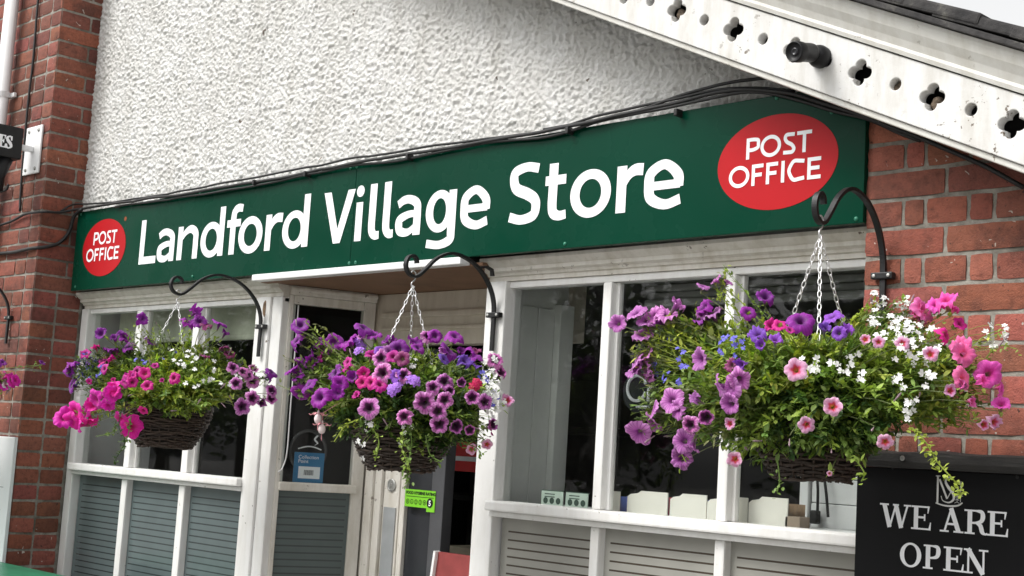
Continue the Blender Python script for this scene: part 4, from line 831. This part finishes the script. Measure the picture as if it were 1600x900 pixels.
# ------------------------------------------------------------------ brackets
def bracket(X, Yw, zm, sd, sz, label, tie=False):
    t = thing('wall_bracket', (X, Yw, zm), label, 'bracket', 'black iron hanging basket brackets'); t_ = []
    pts = [(.012, -.125), (.012, -.06), (.012, 0), (.018, .05), (.04, .098), (.08, .142), (.13, .172), (.19, .186), (.235, .180), (.28, .155), (.315, .120), (.345, .092), (.366, .085), (.389, .095), (.400, .118), (.394, .142), (.376, .153), (.360, .146), (.356, .130)]
    W3 = [Vector((X, Yw - d * sd, zm + h * sz)) for d, h in cr(pts, 5)]
    q = MB(); q.bar(W3, Vector((1, 0, 0)), .015, .009); q.build('scroll_arm', M['black_iron'], t)
    q = MB(); q.box((X - .031, Yw - .021, zm - .009), (X + .031, Yw - .001, zm + .009), .003); cl = q.build('wall_clamp', M['black_iron'], t)
    for s in (-1, 1): q = MB(); q.lathe((X + s * .021, Yw - .021, zm), [(.005, 0), (.0045, .0022), (.0003, .003)], 10, (0, -1, 0)); q.build('screw', M['grey_metal'], cl)
    if tie: q = MB(); q.bar([Vector((X, Yw - .10 * sd, zm + .152 * sz)), Vector((X, Yw - .06, zm + .158)), Vector((X, Yw - .035, zm + .150)), Vector((X, Yw - .03, zm + .13))], Vector((1, 0, 0)), .014, .008); q.build('tie_strap', M['black_iron'], t)
    return Vector((X, Yw - .366 * sd, zm + .089 * sz))
HK = [bracket(-4.777, .07, 2.017, 1.10, .98, 'scrolled black iron bracket on the left window post, holding the smallest basket'),
      bracket(-3.415, .07, 2.024, 1.03, .97, 'scrolled black iron bracket on the post right of the doorway, middle of the three', True),
      bracket(-1.903, .0, 2.073, .83, 1.07, 'scrolled black iron bracket on the red brick wall by the red oval')]
mb = at(17, 497, YF); HK0 = bracket(mb.x, YF, mb.z, 1.05, 1.0, 'partly seen black iron bracket on the brick pillar at the left edge')
# ------------------------------------------------------------------ flowers
def petunia_mesh(name, mat_, seed, ruffle=1.0, open_=1.0):
    """trumpet with a star of five notched, wavy lobes; each seed flops its own way"""
    r = random.Random(seed); n = 40
    prof = [(.0030, -.038, 0), (.0040, -.027, .10), (.0050, -.018, .20), (.0064, -.0115, .30), (.0086, -.0072, .40), (.0125, -.0042, .50), (.0175, -.002, .62), (.023, -.0006, .76), (.028, -.0008, .89), (.0318, -.003, 1.0)]
    ph = r.uniform(0, 6.28); am = [r.uniform(.75, 1.2) for _ in range(5)]; dz = [r.uniform(-.013, .006) * ruffle for _ in range(5)]; bx, by = r.uniform(-6, 9), r.uniform(-6, 9)
    V = []; UV = []
    for k, (rad, z, u) in enumerate(prof):
        for j in range(n):
            th = 2 * math.pi * j / n; ph5 = 5 * th; lobe = .5 + .5 * math.cos(ph5); li = int(((th + math.pi / 5) % (2 * math.pi)) / (2 * math.pi / 5)) % 5
            w = max(0, (u - .35) / .65); rr = rad * (1 + w * (-.15 + .21 * lobe ** .55 - .05 * max(0, math.cos(ph5)) ** 12) * am[li] * (.4 + .6 * w))
            zz = z + w * w * (dz[li] * lobe + .0026 * ruffle * math.sin(th * 11 + ph) * w - .0035 * (1 - lobe) + .0015 * math.sin(th * 17 + ph * 3) * w)
            if open_ < 1: rr *= 1 - w * (1 - open_); zz += w * .016 * (1.25 - open_)
            x, y = rr * math.cos(th), rr * math.sin(th); zz -= w * (bx * x * x + by * y * y)
            V.append((x, y, zz)); UV.append((u, j / n))
    Fs = [(k*n+j, k*n+(j+1) % n, (k+1)*n+(j+1) % n, (k+1)*n+j) for k in range(len(prof)-1) for j in range(n)] + [tuple(range(n))]
    me = bpy.data.meshes.new(name); me.from_pydata(V, [], Fs); me.materials.append(mat_); uv = me.uv_layers.new(name='UVMap')
    for p in me.polygons:
        for li in p.loop_indices: uv.data[li].uv = UV[me.loops[li].vertex_index]
        vsn = [uv.data[li].uv[1] for li in p.loop_indices]
        if len(vsn) == 4 and max(vsn) - min(vsn) > .5:
            for li in p.loop_indices:
                if uv.data[li].uv[1] < .5: uv.data[li].uv[1] += 1
    me.polygons.foreach_set('use_smooth', [True] * len(me.polygons)); return me
PM = {k: [petunia_mesh('petunia', m_, 11 * i + 3 * s, ruffle=.7 + .26 * s, open_=(1, 1, .94, .8, .62, 1, .9)[s]) for s in range(7)] for i, (k, m_) in enumerate(PET.items())}
def petal_fan(V, Fs, c, up, size, petals, rnd):
    up = up.normalized(); a = up.orthogonal().normalized(); b = up.cross(a)
    for an, ln, wd in petals:
        d = a * math.cos(an) + b * math.sin(an); s = up.cross(d); k = len(V)
        V += [c, c + d * (ln * .55) * size + s * wd * size + up * .12 * size, c + d * ln * size + up * rnd.uniform(-.1, .15) * size, c + d * (ln * .55) * size - s * wd * size + up * .12 * size]; Fs.append((k, k + 1, k + 2, k + 3))
def bud_mesh(seed):
    r = random.Random(seed); q = MB(); q.lathe((0, 0, -.03), [(.0004, 0), (.0022, .004), (.0018, .012), (.003, .024), (.0036, .030), (.0022, .037), (.0004, .042)], 8); 
    me = bpy.data.meshes.new('petunia_bud'); me.from_pydata(q.v, [], q.f); me.materials.append(M['bud']); me.polygons.foreach_set('use_smooth', [True] * len(me.polygons)); return me
M['bud'] = plain('flower_bud', (.30, .20, .24), .6, var=.35, nscale=60); BUD = bud_mesh(1)
def lobelia_mesh(name, mat_, seed):
    r = random.Random(seed); V = []; Fs = []
    petal_fan(V, Fs, Vector(), Vector((0, 0, 1)), .0095, [(-.75, 1, .34), (0, 1.1, .36), (.75, 1, .34), (2.6, .6, .16), (3.7, .6, .16)], r)
    me = bpy.data.meshes.new(name); me.from_pydata([tuple(v) for v in V], [], Fs); me.materials.append(mat_); return me
LM = {k: [lobelia_mesh('lobelia', M['lob_' + k], s) for s in range(3)] for k in ('white', 'blue')}
def verbena_mesh(mat_, seed):
    r = random.Random(seed); V = []; Fs = []
    for i in range(18):
        a = i * 2.4; rad = .019 * math.sqrt(i / 18); c = Vector((rad * math.cos(a), rad * math.sin(a), -.012 * (rad / .019) ** 2 + r.uniform(-.002, .002)))
        petal_fan(V, Fs, c, Vector((c.x * 22, c.y * 22, .8)), .0068, [(j * 1.257 + r.random(), 1, .42) for j in range(5)], r)
    me = bpy.data.meshes.new('verbena'); me.from_pydata([tuple(v) for v in V], [], Fs); me.materials.append(mat_); return me
VM = {'v': [verbena_mesh(M['verb'], 1), verbena_mesh(M['verb'], 2)], 'r': [verbena_mesh(M['verb_red'], 3)]}
TINT = {'y': (.33, .40, .07), 'f': (.25, .34, .07), 'm': (.145, .225, .055), 'd': (.042, .085, .024), 'g': (.22, .26, .12)}
def leaf(q, p, d, up, ln, wd, rnd):
    d = d.normalized(); s = d.cross(up); s = s.normalized() if s.length > 1e-4 else d.orthogonal().normalized(); n = s.cross(d)
    cv = rnd.uniform(-.25, .1); f = rnd.uniform(.05, .3)
    q.add([p, p + d*ln*.35 - s*wd*.42 + n*f*wd*.4, p + d*ln*.35, p + d*ln*.35 + s*wd*.42 + n*f*wd*.4, p + d*ln*.7 - s*wd*.36 + n*(cv*ln*.4 + f*wd*.3), p + d*ln*.7 + n*cv*ln*.4, p + d*ln*.7 + s*wd*.36 + n*(cv*ln*.4 + f*wd*.3), p + d*ln + n*cv*ln],
          [(0, 2, 1), (0, 3, 2), (1, 2, 5, 4), (2, 3, 6, 5), (4, 5, 7), (5, 6, 7)])
def link_mesh():
    q = MB(); q.tube([Vector((.0042 * math.cos(a), 0, .0105 * math.sin(a) * (1.0))) for a in np.linspace(0, 2 * math.pi, 15)], .0013, 5, False); return q
LK = link_mesh()
def chain(q, a, b):
    d = b - a; n = max(2, int(d.length / .0165)); z = d.normalized(); x = z.orthogonal().normalized(); y = z.cross(x)
    for i in range(n):
        c = a + d * ((i + .5) / n); u, v = (x, y) if i % 2 else (y, x); u = (u * .8 + v * .3).normalized(); v = z.cross(u)
        q.add([c + u * p[0] + v * p[1] + z * p[2] for p in LK.v], LK.f)
def bowl(t, c, R1, R0, H, seed):
    r = random.Random(seed); q = MB(); nst = 26; rows = 19
    for k in range(nst):
        a = 2 * math.pi * k / nst; q.t = (.05, .032, .022)
        q.tube([c + Vector((math.cos(a) * (R0 + (R1 - R0) * math.sin(f * 1.5) ), math.sin(a) * (R0 + (R1 - R0) * math.sin(f * 1.5)), H * f)) for f in (0, .25, .5, .75, 1)], .003, 5)
    for j in range(rows):
        f = (j + .5) / rows; rad = R0 + (R1 - R0) * math.sin(f * 1.5); n = nst * 4; pts = []; ph = r.uniform(0, 6.28)
        tn = r.uniform(.55, 1.3); q.t = (.052 * tn, .034 * tn, .024 * tn)
        for i in range(n):
            a = 2 * math.pi * i / n; w = .0042 * math.cos(a * nst / 2 + math.pi * j); pts.append(c + Vector((math.cos(a) * (rad + w), math.sin(a) * (rad + w), H * f + .0028 * math.sin(3 * a + ph) + .0016 * math.sin(11 * a + ph * 2))))
        pts.append(pts[0]); q.tube(pts, .0042 * r.uniform(.85, 1.15), 5, False)
    for k in range(3):
        pts = [c + Vector((math.cos(a) * (R1 + .003 * math.cos(9 * a + k * 2.1)), math.sin(a) * (R1 + .003 * math.cos(9 * a + k * 2.1)), H + .004 + .004 * math.sin(9 * a + k * 2.1))) for a in np.linspace(0, 2 * math.pi, 80)]; q.t = (.06, .04, .028); q.tube(pts, .0045, 5, False)
    for k in range(40): # loose twig ends
        a = r.uniform(0, 6.28); f = r.uniform(.05, .95); rad = R0 + (R1 - R0) * math.sin(f * 1.5); p = c + Vector((math.cos(a) * rad, math.sin(a) * rad, H * f)); tg = Vector((-math.sin(a), math.cos(a), r.uniform(-.3, .3)))
        q.t = (.09, .065, .045); q.tube([p, p + tg * .02 + Vector((math.cos(a), math.sin(a), 0)) * .008], [.0022, .001], 4)
    o = q.build('wicker_bowl', M['wicker'], t, tint=True, smooth=True)
    q = MB(); q.lathe(c, [(.001, .012), (R0 - .004, .012)] + [(R0 + (R1 - R0) * math.sin(f * 1.5) - .006, H * f) for f in (.1, .3, .5, .7, .9)] + [(R1 * .8, H * .93), (.001, H * .96)], 32); q.build('liner', M['soil'], t, smooth=True)
DEF = {'K': 1.36, 'M': .74, 'C': 1.0, 'P': .96, 'U': .84, 'H': 1.02, 'V': .94, 'L': .7, 'D': .75, 'W': .9, 'Q': .95}
PET_FW = plain('fuchsia_white', (.82, .70, .70), .5); PET_FP = plain('fuchsia_pink', (.72, .30, .34), .5)
def basket(label, hook, ybot, R1, er, flowers, lobes, whites, blues, verb, seed, rimdz=.155, trails=(), ec=.05, fuch=()):
    r = random.Random(seed)
    zb = atX(800, 450, hook.x).z
    d = ray(*ybot); tt = ((hook.y - .02) - CAM.y) / d.y; zb = (CAM + d * tt).z
    base = Vector((hook.x, hook.y, zb)); t = thing('hanging_basket', base, label, 'hanging basket', 'flower filled wicker hanging baskets')
    bowl(t, base, R1, R1 * .58, rimdz, seed)
    rim = zb + rimdz; top = hook + Vector((0, 0, -.035))
    q = MB(); q.tube(cr([hook + Vector((.0, -.012, .006)), hook + Vector((0, -.002, .014)), hook + Vector((0, .010, .004)), hook + Vector((0, .006, -.014)), hook + Vector((0, -.006, -.026)), hook + Vector((0, -.002, -.042)), hook + Vector((0, .008, -.036))], 5), .0022, 6); q.build('chain_hook', M['chain'], t, smooth=True)
    for k in range(3):
        a = k * 2.094 + .55 + seed * .3; q = MB(); chain(q, top, Vector((hook.x + math.cos(a) * R1, hook.y + math.sin(a) * R1, rim))); q.build('chain', M['chain'], t, smooth=True)
    E = Vector((hook.x, hook.y, rim + ec)); er = Vector(er)
    def hit(px, py, sc=1.0, back=0):
        d = ray(px, py); o = CAM - E; e = er * sc
        a = sum((d[i] / e[i]) ** 2 for i in range(3)); b = 2 * sum(o[i] * d[i] / e[i] ** 2 for i in range(3)); c = sum((o[i] / e[i]) ** 2 for i in range(3)) - 1
        D = b * b - 4 * a * c
        if D > 0: t0, t1 = (-b - math.sqrt(D)) / (2 * a), (-b + math.sqrt(D)) / (2 * a)
        else: t0 = t1 = -b / (2 * a)
        return CAM + d * (t0 + (t1 - t0) * back)
    fo = MB(); heads = []
    def stem(p0, p1, rad, tint, lift=.05):
        fo.t = tint; mid = p0.lerp(p1, .5) + Vector((0, 0, lift)); pts = [p0 * (1-s)**2 + mid * (2*s*(1-s)) + p1 * s*s for s in (0, .25, .5, .75, 1)]
        fo.tube(pts, [rad * 1.3, rad * 1.2, rad, rad * .9, rad * .7], 4, False); return pts
    def orient(P, cam_w=.4, jit=.3, up=.12):
        o = P - E; n = Vector([o[i] / er[i] ** 2 for i in range(3)]).normalized(); c = (CAM - P).normalized()
        return (n * .6 + c * cam_w + Vector((0, 0, up)) + Vector((r.uniform(-1, 1), r.uniform(-1, 1), r.uniform(-1, 1))) * jit).normalized()
    def place(me, name, P, n, s):
        o = bpy.data.objects.new(name, me); COL.objects.link(o); o.parent = t
        o.matrix_local = Matrix.Translation(P - base) @ n.to_track_quat('Z', 'Y').to_matrix().to_4x4() @ Matrix.Rotation(r.uniform(0, 6.28), 4, 'Z') @ Matrix.Scale(s, 4); return o
    root = lambda: Vector((hook.x + r.uniform(-.5, .5) * R1 * 1.3, hook.y + r.uniform(-.5, .5) * R1 * 1.3, rim + r.uniform(-.02, .03)))
    for kind, lst in flowers.items():
        for f in lst:
            px, py = f[0], f[1]; s = (f[2] if len(f) > 2 else 1) * DEF[kind] * r.uniform(.78, 1.12)
            P = hit(px, py, 1.06); n = orient(P, .75 if kind in 'VLW' else .32, .25 if kind in 'VLW' else .5)
            place(r.choice(PM[kind]), 'petunia', P, n, s)
            Q = P - n * .036 * s; stem(root().lerp(Q, .35), Q, .0016, TINT['g'], .03)
            fo.t = TINT['f']
            for k in range(4): leaf(fo, Q + n * .002, (n * .6 + Vector((r.uniform(-1, 1), r.uniform(-1, 1), r.uniform(-1, 1)))), n, .012, .004, r)
            for k in range(3): leaf(fo, Q - n * .02 * k, Vector((r.uniform(-1, 1), r.uniform(-1, 1), r.uniform(-.6, .8))), Vector((0, 0, 1)), r.uniform(.018, .03), .012, r)
    for i in range(16):
        L_ = r.choice(lobes); a = r.uniform(0, 6.28); P = hit(L_[0] + L_[2] * math.cos(a), L_[1] + L_[3] * math.sin(a), 1.03); n = orient(P, .1, .5, .25); place(BUD, 'petunia_bud', P, n, r.uniform(.6, .9)); stem(root().lerp(P, .4), P - n * .03, .0013, TINT['g'], .03)
    for col, ls in (('white', whites), ('blue', blues)):
        for (px, py, rx, ry, n_) in ls:
            for i in range(n_):
                a = r.uniform(0, 6.28); k = math.sqrt(r.random()); P = hit(px + rx * k * math.cos(a), py + ry * k * math.sin(a), r.uniform(.96, 1.1), r.random() * .12)
                n = orient(P, .5, .5); place(r.choice(LM[col]), 'lobelia', P, n, r.uniform(1.0, 1.55) * (1 if col == 'white' else .9))
                if i % 2 == 0: stem(P + (E - P) * r.uniform(.25, .4), P, .0008, TINT['f'], .02)
    for v in verb: P = hit(v[0], v[1], 1.05); place(r.choice(VM[v[2]]), 'verbena', P, orient(P, .5, .2), r.uniform(.75, .95))
    for (px, py, rx, ry, ns, fam, lsz) in lobes:
        for i in range(int(ns * 1.15)):
            a = r.uniform(0, 6.28); k = math.sqrt(r.random()); P = hit(px + rx * k * math.cos(a), py + ry * k * math.sin(a), r.uniform(.75, 1.02), abs(r.gauss(0, .33)) % 1)
            R0 = root(); c = TINT[r.choice(fam)]; v = r.uniform(.72, 1.3); c = tuple(x * v * r.uniform(.9, 1.1) for x in c)
            pts = stem(R0.lerp(P, .25), P, .0009, c, r.uniform(.0, .07)); nl = r.randint(18, 28)
            for j in range(nl):
                s = .3 + .7 * (j + r.random()) / nl; seg = min(3, int(s * 4)); q0 = pts[seg].lerp(pts[seg + 1], s * 4 - seg); ax = (pts[seg + 1] - pts[seg]).normalized()
                dd = ax * .55 + Vector((r.uniform(-1, 1), r.uniform(-1, 1), r.uniform(-.7, .9))) * .9; v = r.uniform(.75, 1.3); fo.t = tuple(min(1, x * v) for x in c)
                ln = lsz * r.uniform(.55, 1.35) * (1.15 - .3 * s); leaf(fo, q0, dd, Vector((r.uniform(-.5, .5), r.uniform(-.7, .2), 1)), ln, ln * r.uniform(.34, .58), r)
    for pts, fam, lsz, nn in trails:
        W3 = [hit(x, y, 1.0) if i == 0 else None for i, (x, y) in enumerate(pts)]; Yp = W3[0].y
        W3 = [at(x, y, Yp) for x, y in pts]; P = [Vector(p) for p in cr([tuple(w) for w in W3], 10)]; c = TINT[fam]; fo.t = c; fo.tube(P, .0016, 4, False)
        for i in range(nn):
            p = r.choice(P); v = r.uniform(.7, 1.35); fo.t = tuple(x * v for x in c); leaf(fo, p + Vector((r.gauss(0, 1), r.gauss(0, 1), r.gauss(0, 1))) * .006, Vector((r.uniform(-1, 1), r.uniform(-1, .4), r.uniform(-.9, .5))), Vector((0, -.5, 1)), lsz * r.uniform(.6, 1.2), lsz * r.uniform(.5, .75), r)
    for (px, py) in fuch:
        P = hit(px, py, 1.05); q = MB(); q.lathe(P, [(.0004, .022), (.003, .020), (.004, .010), (.010, .004), (.012, -.006), (.009, -.016), (.004, -.019)], 10); q.build('fuchsia_bell', PET_FW, t, smooth=True)
        q = MB()
        for k in range(4):
            an = k * 1.57 + .4; dd = Vector((math.cos(an), math.sin(an), 0)); q.bar([P + Vector((0, 0, .012)), P + dd * .014 + Vector((0, 0, .014)), P + dd * .026 + Vector((0, 0, .006)), P + dd * .032 + Vector((0, 0, .010))], Vector((-dd.y, dd.x, 0)), .006, .001)
        q.tube([P + Vector((0, 0, -.015)), P + Vector((.002, 0, -.04))], .001, 4); q.tube([P + Vector((0, 0, .02)), P + Vector((0, 0, .045)), P + (E - P) * .25 + Vector((0, 0, .07))], .0012, 4); q.build('fuchsia_sepals', PET_FP, t)
    o = fo.build('foliage', M['leaf'], t, tint=True); o['kind'] = 'stuff'; return t
# smallest basket, left window
basket('smallest hanging basket with hot pink petunias, before the left window', HK[0], (247, 699), .165, (.40, .27, .17),
 {'K': [(99,652),(115,645),(133,645),(123,664),(142,659),(110,660),(148,625),(143,632),(175,616),(178,608),(167,635),(188,656),(207,667,1.05)],
  'M': [(149,542),(133,552),(161,558),(180,554),(188,551),(172,560),(162,576),(158,568),(213,578),(206,587),(200,590),(194,596),(207,597),(226,583),(242,571),(230,602),(253,594,.8),(271,590),(223,642),(139,596,.7),(177,593,.8),(165,612)],
  'V': [(380,580),(369,599),(395,594),(396,576),(365,574),(379,635),(395,622),(409,629),(424,622),(425,610),(388,586)],
  'P': [(422,587),(426,580),(157,521),(178,526),(196,526),(188,520),(103,574),(108,580),(115,566),(110,602),(224,497),(237,532),(307,487),(295,502),(344,503),(353,519),(311,500),(200,540),(174,545)],
  'D': [(349,541),(321,557),(359,552),(352,548),(323,505)]},
 [(265,590,120,52,240,'mmfyf',.026), (175,585,65,50,90,'mfdm',.022), (350,590,60,45,80,'fmy',.022), (262,640,65,16,60,'ymfd',.022), (280,615,80,30,110,'yyfm',.024), (180,580,70,40,60,'mdmf',.02), (340,585,60,35,60,'mfdm',.02), (310,540,45,30,26,'ffy',.02), (225,520,40,18,14,'mfg',.018), (400,600,25,25,14,'md',.02), (130,575,28,25,18,'md',.016), (140,640,40,18,14,'my',.022), (265,628,75,14,70,'yymf',.022)],
 [(315,555,45,25,22),(350,590,30,18,10),(270,555,30,20,8),(120,606,8,14,4),(418,608,8,10,3),(300,600,30,12,5)], [(140,572,25,25,26),(120,585,14,18,10),(245,560,40,14,8)], [(138,563,'v')], 5,
 trails=[([(190,640),(186,668),(195,690),(178,722)], 'd', .018, 40), ([(205,650),(200,680),(190,705)], 'm', .018, 30), ([(182,655),(176,675),(150,682)], 'm', .017, 14)])
basket('hanging basket of purple and dark eyed petunias, before the doorway', HK[1], (625, 737), .165, (.37, .27, .20),
 {'P': [(469,506),(462,531),(498,536),(521,533),(542,531),(570,510),(585,521),(602,531),(614,529),(467,562),(482,560),(492,566),(464,585),(455,576),(467,617),(498,620,1.15),(530,599),(527,612),(550,588),(521,582),(622,545),(654,542),(649,535),(680,524),(712,523),(703,547),(721,547),(744,550),(512,545),(480,600),(738,556)],
  'H': [(610,548,.8),(692,548,.7),(565,525,.7)],
  'M': [(501,558),(542,565,.9),(541,573),(565,597),(556,617,.7),(568,583),(582,553),(614,556),(594,599),(578,598)],
  'V': [(595,559),(597,582,1.1),(576,637,1.05),(631,651),(663,629,1.1),(677,605),(695,595),(721,598),(703,611,1.05),(695,625),(684,643),(686,663),(713,666,1.05),(734,672),(738,621,1.05),(758,628),(669,524,.9),(631,585),(774,562),(783,582),(770,663,.9)],
  'L': [(793,625,1.1),(737,702),(761,695,.8)], 'D': [(628,560),(768,668),(745,548)], 'U': [(596,547),(616,588),(727,563),(695,560,.7),(745,572,.7)]},
 [(620,610,145,70,300,'mdfmf',.026), (620,660,100,38,110,'mdfm',.026), (505,590,50,50,60,'gfm',.022), (745,610,40,60,50,'fmd',.022), (560,640,70,50,80,'dmd',.024), (680,660,80,40,90,'dmd',.024), (600,575,110,35,80,'gfmg',.02), (510,575,50,40,60,'gfm',.02), (745,640,30,60,36,'mdf',.018), (470,560,28,38,14,'gf',.02), (480,512,22,18,5,'gf',.018), (530,655,20,20,10,'my',.016), (600,655,60,22,50,'dmm',.022), (680,690,45,26,46,'dmd',.02), (655,700,22,30,24,'mf',.018)],
 [(765,590,14,40,34),(775,630,14,35,24),(640,565,16,8,5),(573,666,14,10,4),(640,690,25,25,4),(560,700,18,18,4)], [(757,585,9,14,8),(771,622,8,12,8)], [(559,530,'v'),(559,545,'v'),(565,538,'v'),(620,602,'v'),(612,608,'v'),(648,594,'v'),(640,590,'v'),(747,597,'r'),(742,602,'r')], 6, fuch=[(497,652),(503,668)],
 trails=[([(640,660),(643,695),(636,735),(640,756)], 'm', .017, 60), ([(630,670),(628,700),(640,730)], 'f', .016, 40), ([(560,655),(540,665),(522,690)], 'y', .015, 26), ([(580,665),(592,690),(586,720)], 'f', .015, 22), ([(720,690),(745,700),(752,712)], 'm', .015, 16), ([(665,680),(672,710),(690,722)], 'm', .015, 20), ([(470,616),(450,608),(432,600)], 'g', .016, 10)])
basket('largest hanging basket with white lobelia and mauve petunias, right of the sign', HK[2], (1272, 752), .15, (.43, .27, .215),
 {'H': [(992,487),(1010,499),(1020,493),(1041,489),(1004,520),(965,505),(1097,490),(1113,489),(1060,474),(1099,446,.6),(1119,437,.6),(1138,441,.6),(992,565),(1008,555),(992,577),(1008,575),(1093,561),(1014,586),(1020,639),(996,678,1.05),(1018,662),(1084,621),(1122,606),(1140,606),(1155,594),(1140,631,1.05),(1068,689,1.05),(1066,707),(1064,716),(1057,640),(1048,625),(1080,700)],
  'P': [(1196,462,.9),(1169,487,.7),(1251,499),(1099,478),(1030,500),(1095,500)],
  'U': [(1183,520),(1212,530),(1188,538),(1299,493),(1289,511),(1326,513),(1157,569,.8),(1310,520,.8)],
  'V': [(1103,652,1.15),(1078,664,1.0)], 'D': [(1142,570),(1505,600,.6)],
  'L': [(1243,577,1.1),(1301,635,1.15),(1260,664,1.05),(1140,662,.7),(1148,718,.9),(1383,691,1.0),(1485,610,.9),(1454,553,.9),(1373,534,.7),(1410,536,.7),(1352,530,.6),(1538,664,1.1),(1555,660,1.1),(1296,740,.3)],
  'Q': [(1478,466,1.15),(1462,474,.9),(1492,482,.85),(1546,584,.95),(1566,606,.85),(1564,630,.8),(1538,594,.7)], 'C': [(1445,482),(1433,493,.8),(1501,540),(1507,552,.9),(1507,590,.8),(1500,600,.7),(1520,628,.6),(1440,490)], 'M': [(1480,524),(1218,507,.9),(1205,508),(1501,505,.7),(1235,515,.6)]},
 [(1270,600,180,80,380,'ffmyfm',.026), (1220,660,110,50,150,'mfmd',.026), (1330,650,90,60,150,'mdmd',.026), (1170,570,125,65,220,'fymfy',.025), (1430,560,70,55,90,'fyfm',.02), (1300,690,90,25,70,'mdm',.024), (1090,630,85,65,160,'mfgm',.025), (1065,545,85,55,170,'yfgm',.024), (1020,640,40,50,50,'gfm',.022), (1020,530,40,40,26,'yg',.02), (1465,600,80,70,170,'yfmf',.024), (1510,610,45,60,40,'yfm',.02), (1540,545,40,30,12,'yf',.014), (1130,440,16,28,7,'yfy',.016), (1180,690,60,35,40,'fmf',.026), (1400,500,60,40,60,'fym',.018), (1500,650,35,20,12,'yf',.016), (1260,690,80,22,110,'mfmd',.026), (1345,690,45,28,50,'dmf',.024), (1200,700,35,20,30,'mf',.024)],
 [(1400,500,42,40,55),(1370,465,15,10,6),(1310,575,50,30,12),(1430,570,40,40,20),(1260,570,25,20,8),(1430,640,30,20,8),(1550,520,28,20,10),(1440,530,40,25,16)], [(1050,560,30,40,20),(1140,540,30,15,12)], [], 9, rimdz=.15,
 trails=[([(1425,668),(1447,692),(1465,722),(1490,750),(1500,770)], 'y', .014, 90), ([(1120,470),(1130,440),(1135,418)], 'y', .016, 20), ([(1060,700),(1072,722)], 'f', .016, 10), ([(1215,720),(1218,750),(1214,770)], 'm', .014, 14), ([(1335,715),(1350,738),(1346,752)], 'f', .02, 16), ([(1540,560),(1560,540),(1588,545)], 'f', .012, 16), ([(1510,545),(1545,522),(1570,515)], 'f', .012, 14)])
bt = at(-40, 690, HK0.y)
basket('hanging basket at the left edge, mostly out of view, on the pillar', HK0, (-45, 700), .165, (.37, .27, .17),
 {'K': [(20,594,.9),(12,588,.9),(26,594,.8),(6,596)], 'P': [(5,565,.8),(66,566,.7),(-20,560)], 'W': [(11,601,1.0),(14,607,.8)], 'M': [(-20,600),(-50,590)]},
 [(-60,600,75,40,60,'mdf',.024), (-10,595,30,25,20,'mf',.02)], [(8,596,10,14,6)], [], [], 12, trails=[([(10,575),(45,572),(66,570)], 'm', .014, 12)])
# ------------------------------------------------------------------ trees across the road (seen only in the glass)
rt = random.Random(21)
for i in range(13):
    cx, cy, h = -42 + i * 3.7 + rt.uniform(-1, 1), -20 + rt.uniform(-2, 2), rt.uniform(7.5, 11.5)
    t = thing('roadside_tree', (cx, cy, 0), 'roadside tree reflected faintly in the shop glass', 'tree', 'trees across the road')
    q = MB(); q.tube([(cx, cy, 0), (cx + .1, cy, h * .5), (cx, cy + .1, h * .8)], [.2, .14, .05], 8); q.build('trunk', plain('bark', (.09, .07, .05), .9) if i == 0 else bpy.data.materials['bark'], t)
    q = MB()
    for k in range(3200):
        v = Vector((rt.gauss(0, 1), rt.gauss(0, 1), rt.gauss(0, 1))).normalized() * rt.uniform(.55, 1) ; p = Vector((cx + v.x * 3.0, cy + v.y * 2.6, h * .55 + v.z * h * .45)); q.t = TINT[rt.choice('mdmd')]
        leaf(q, p, Vector((rt.uniform(-1, 1), rt.uniform(-1, 1), rt.uniform(-1, .5))), Vector((0, 0, 1)), rt.uniform(.2, .36), .22, rt)
    q.build('crown', M['leaf'], t, tint=True)
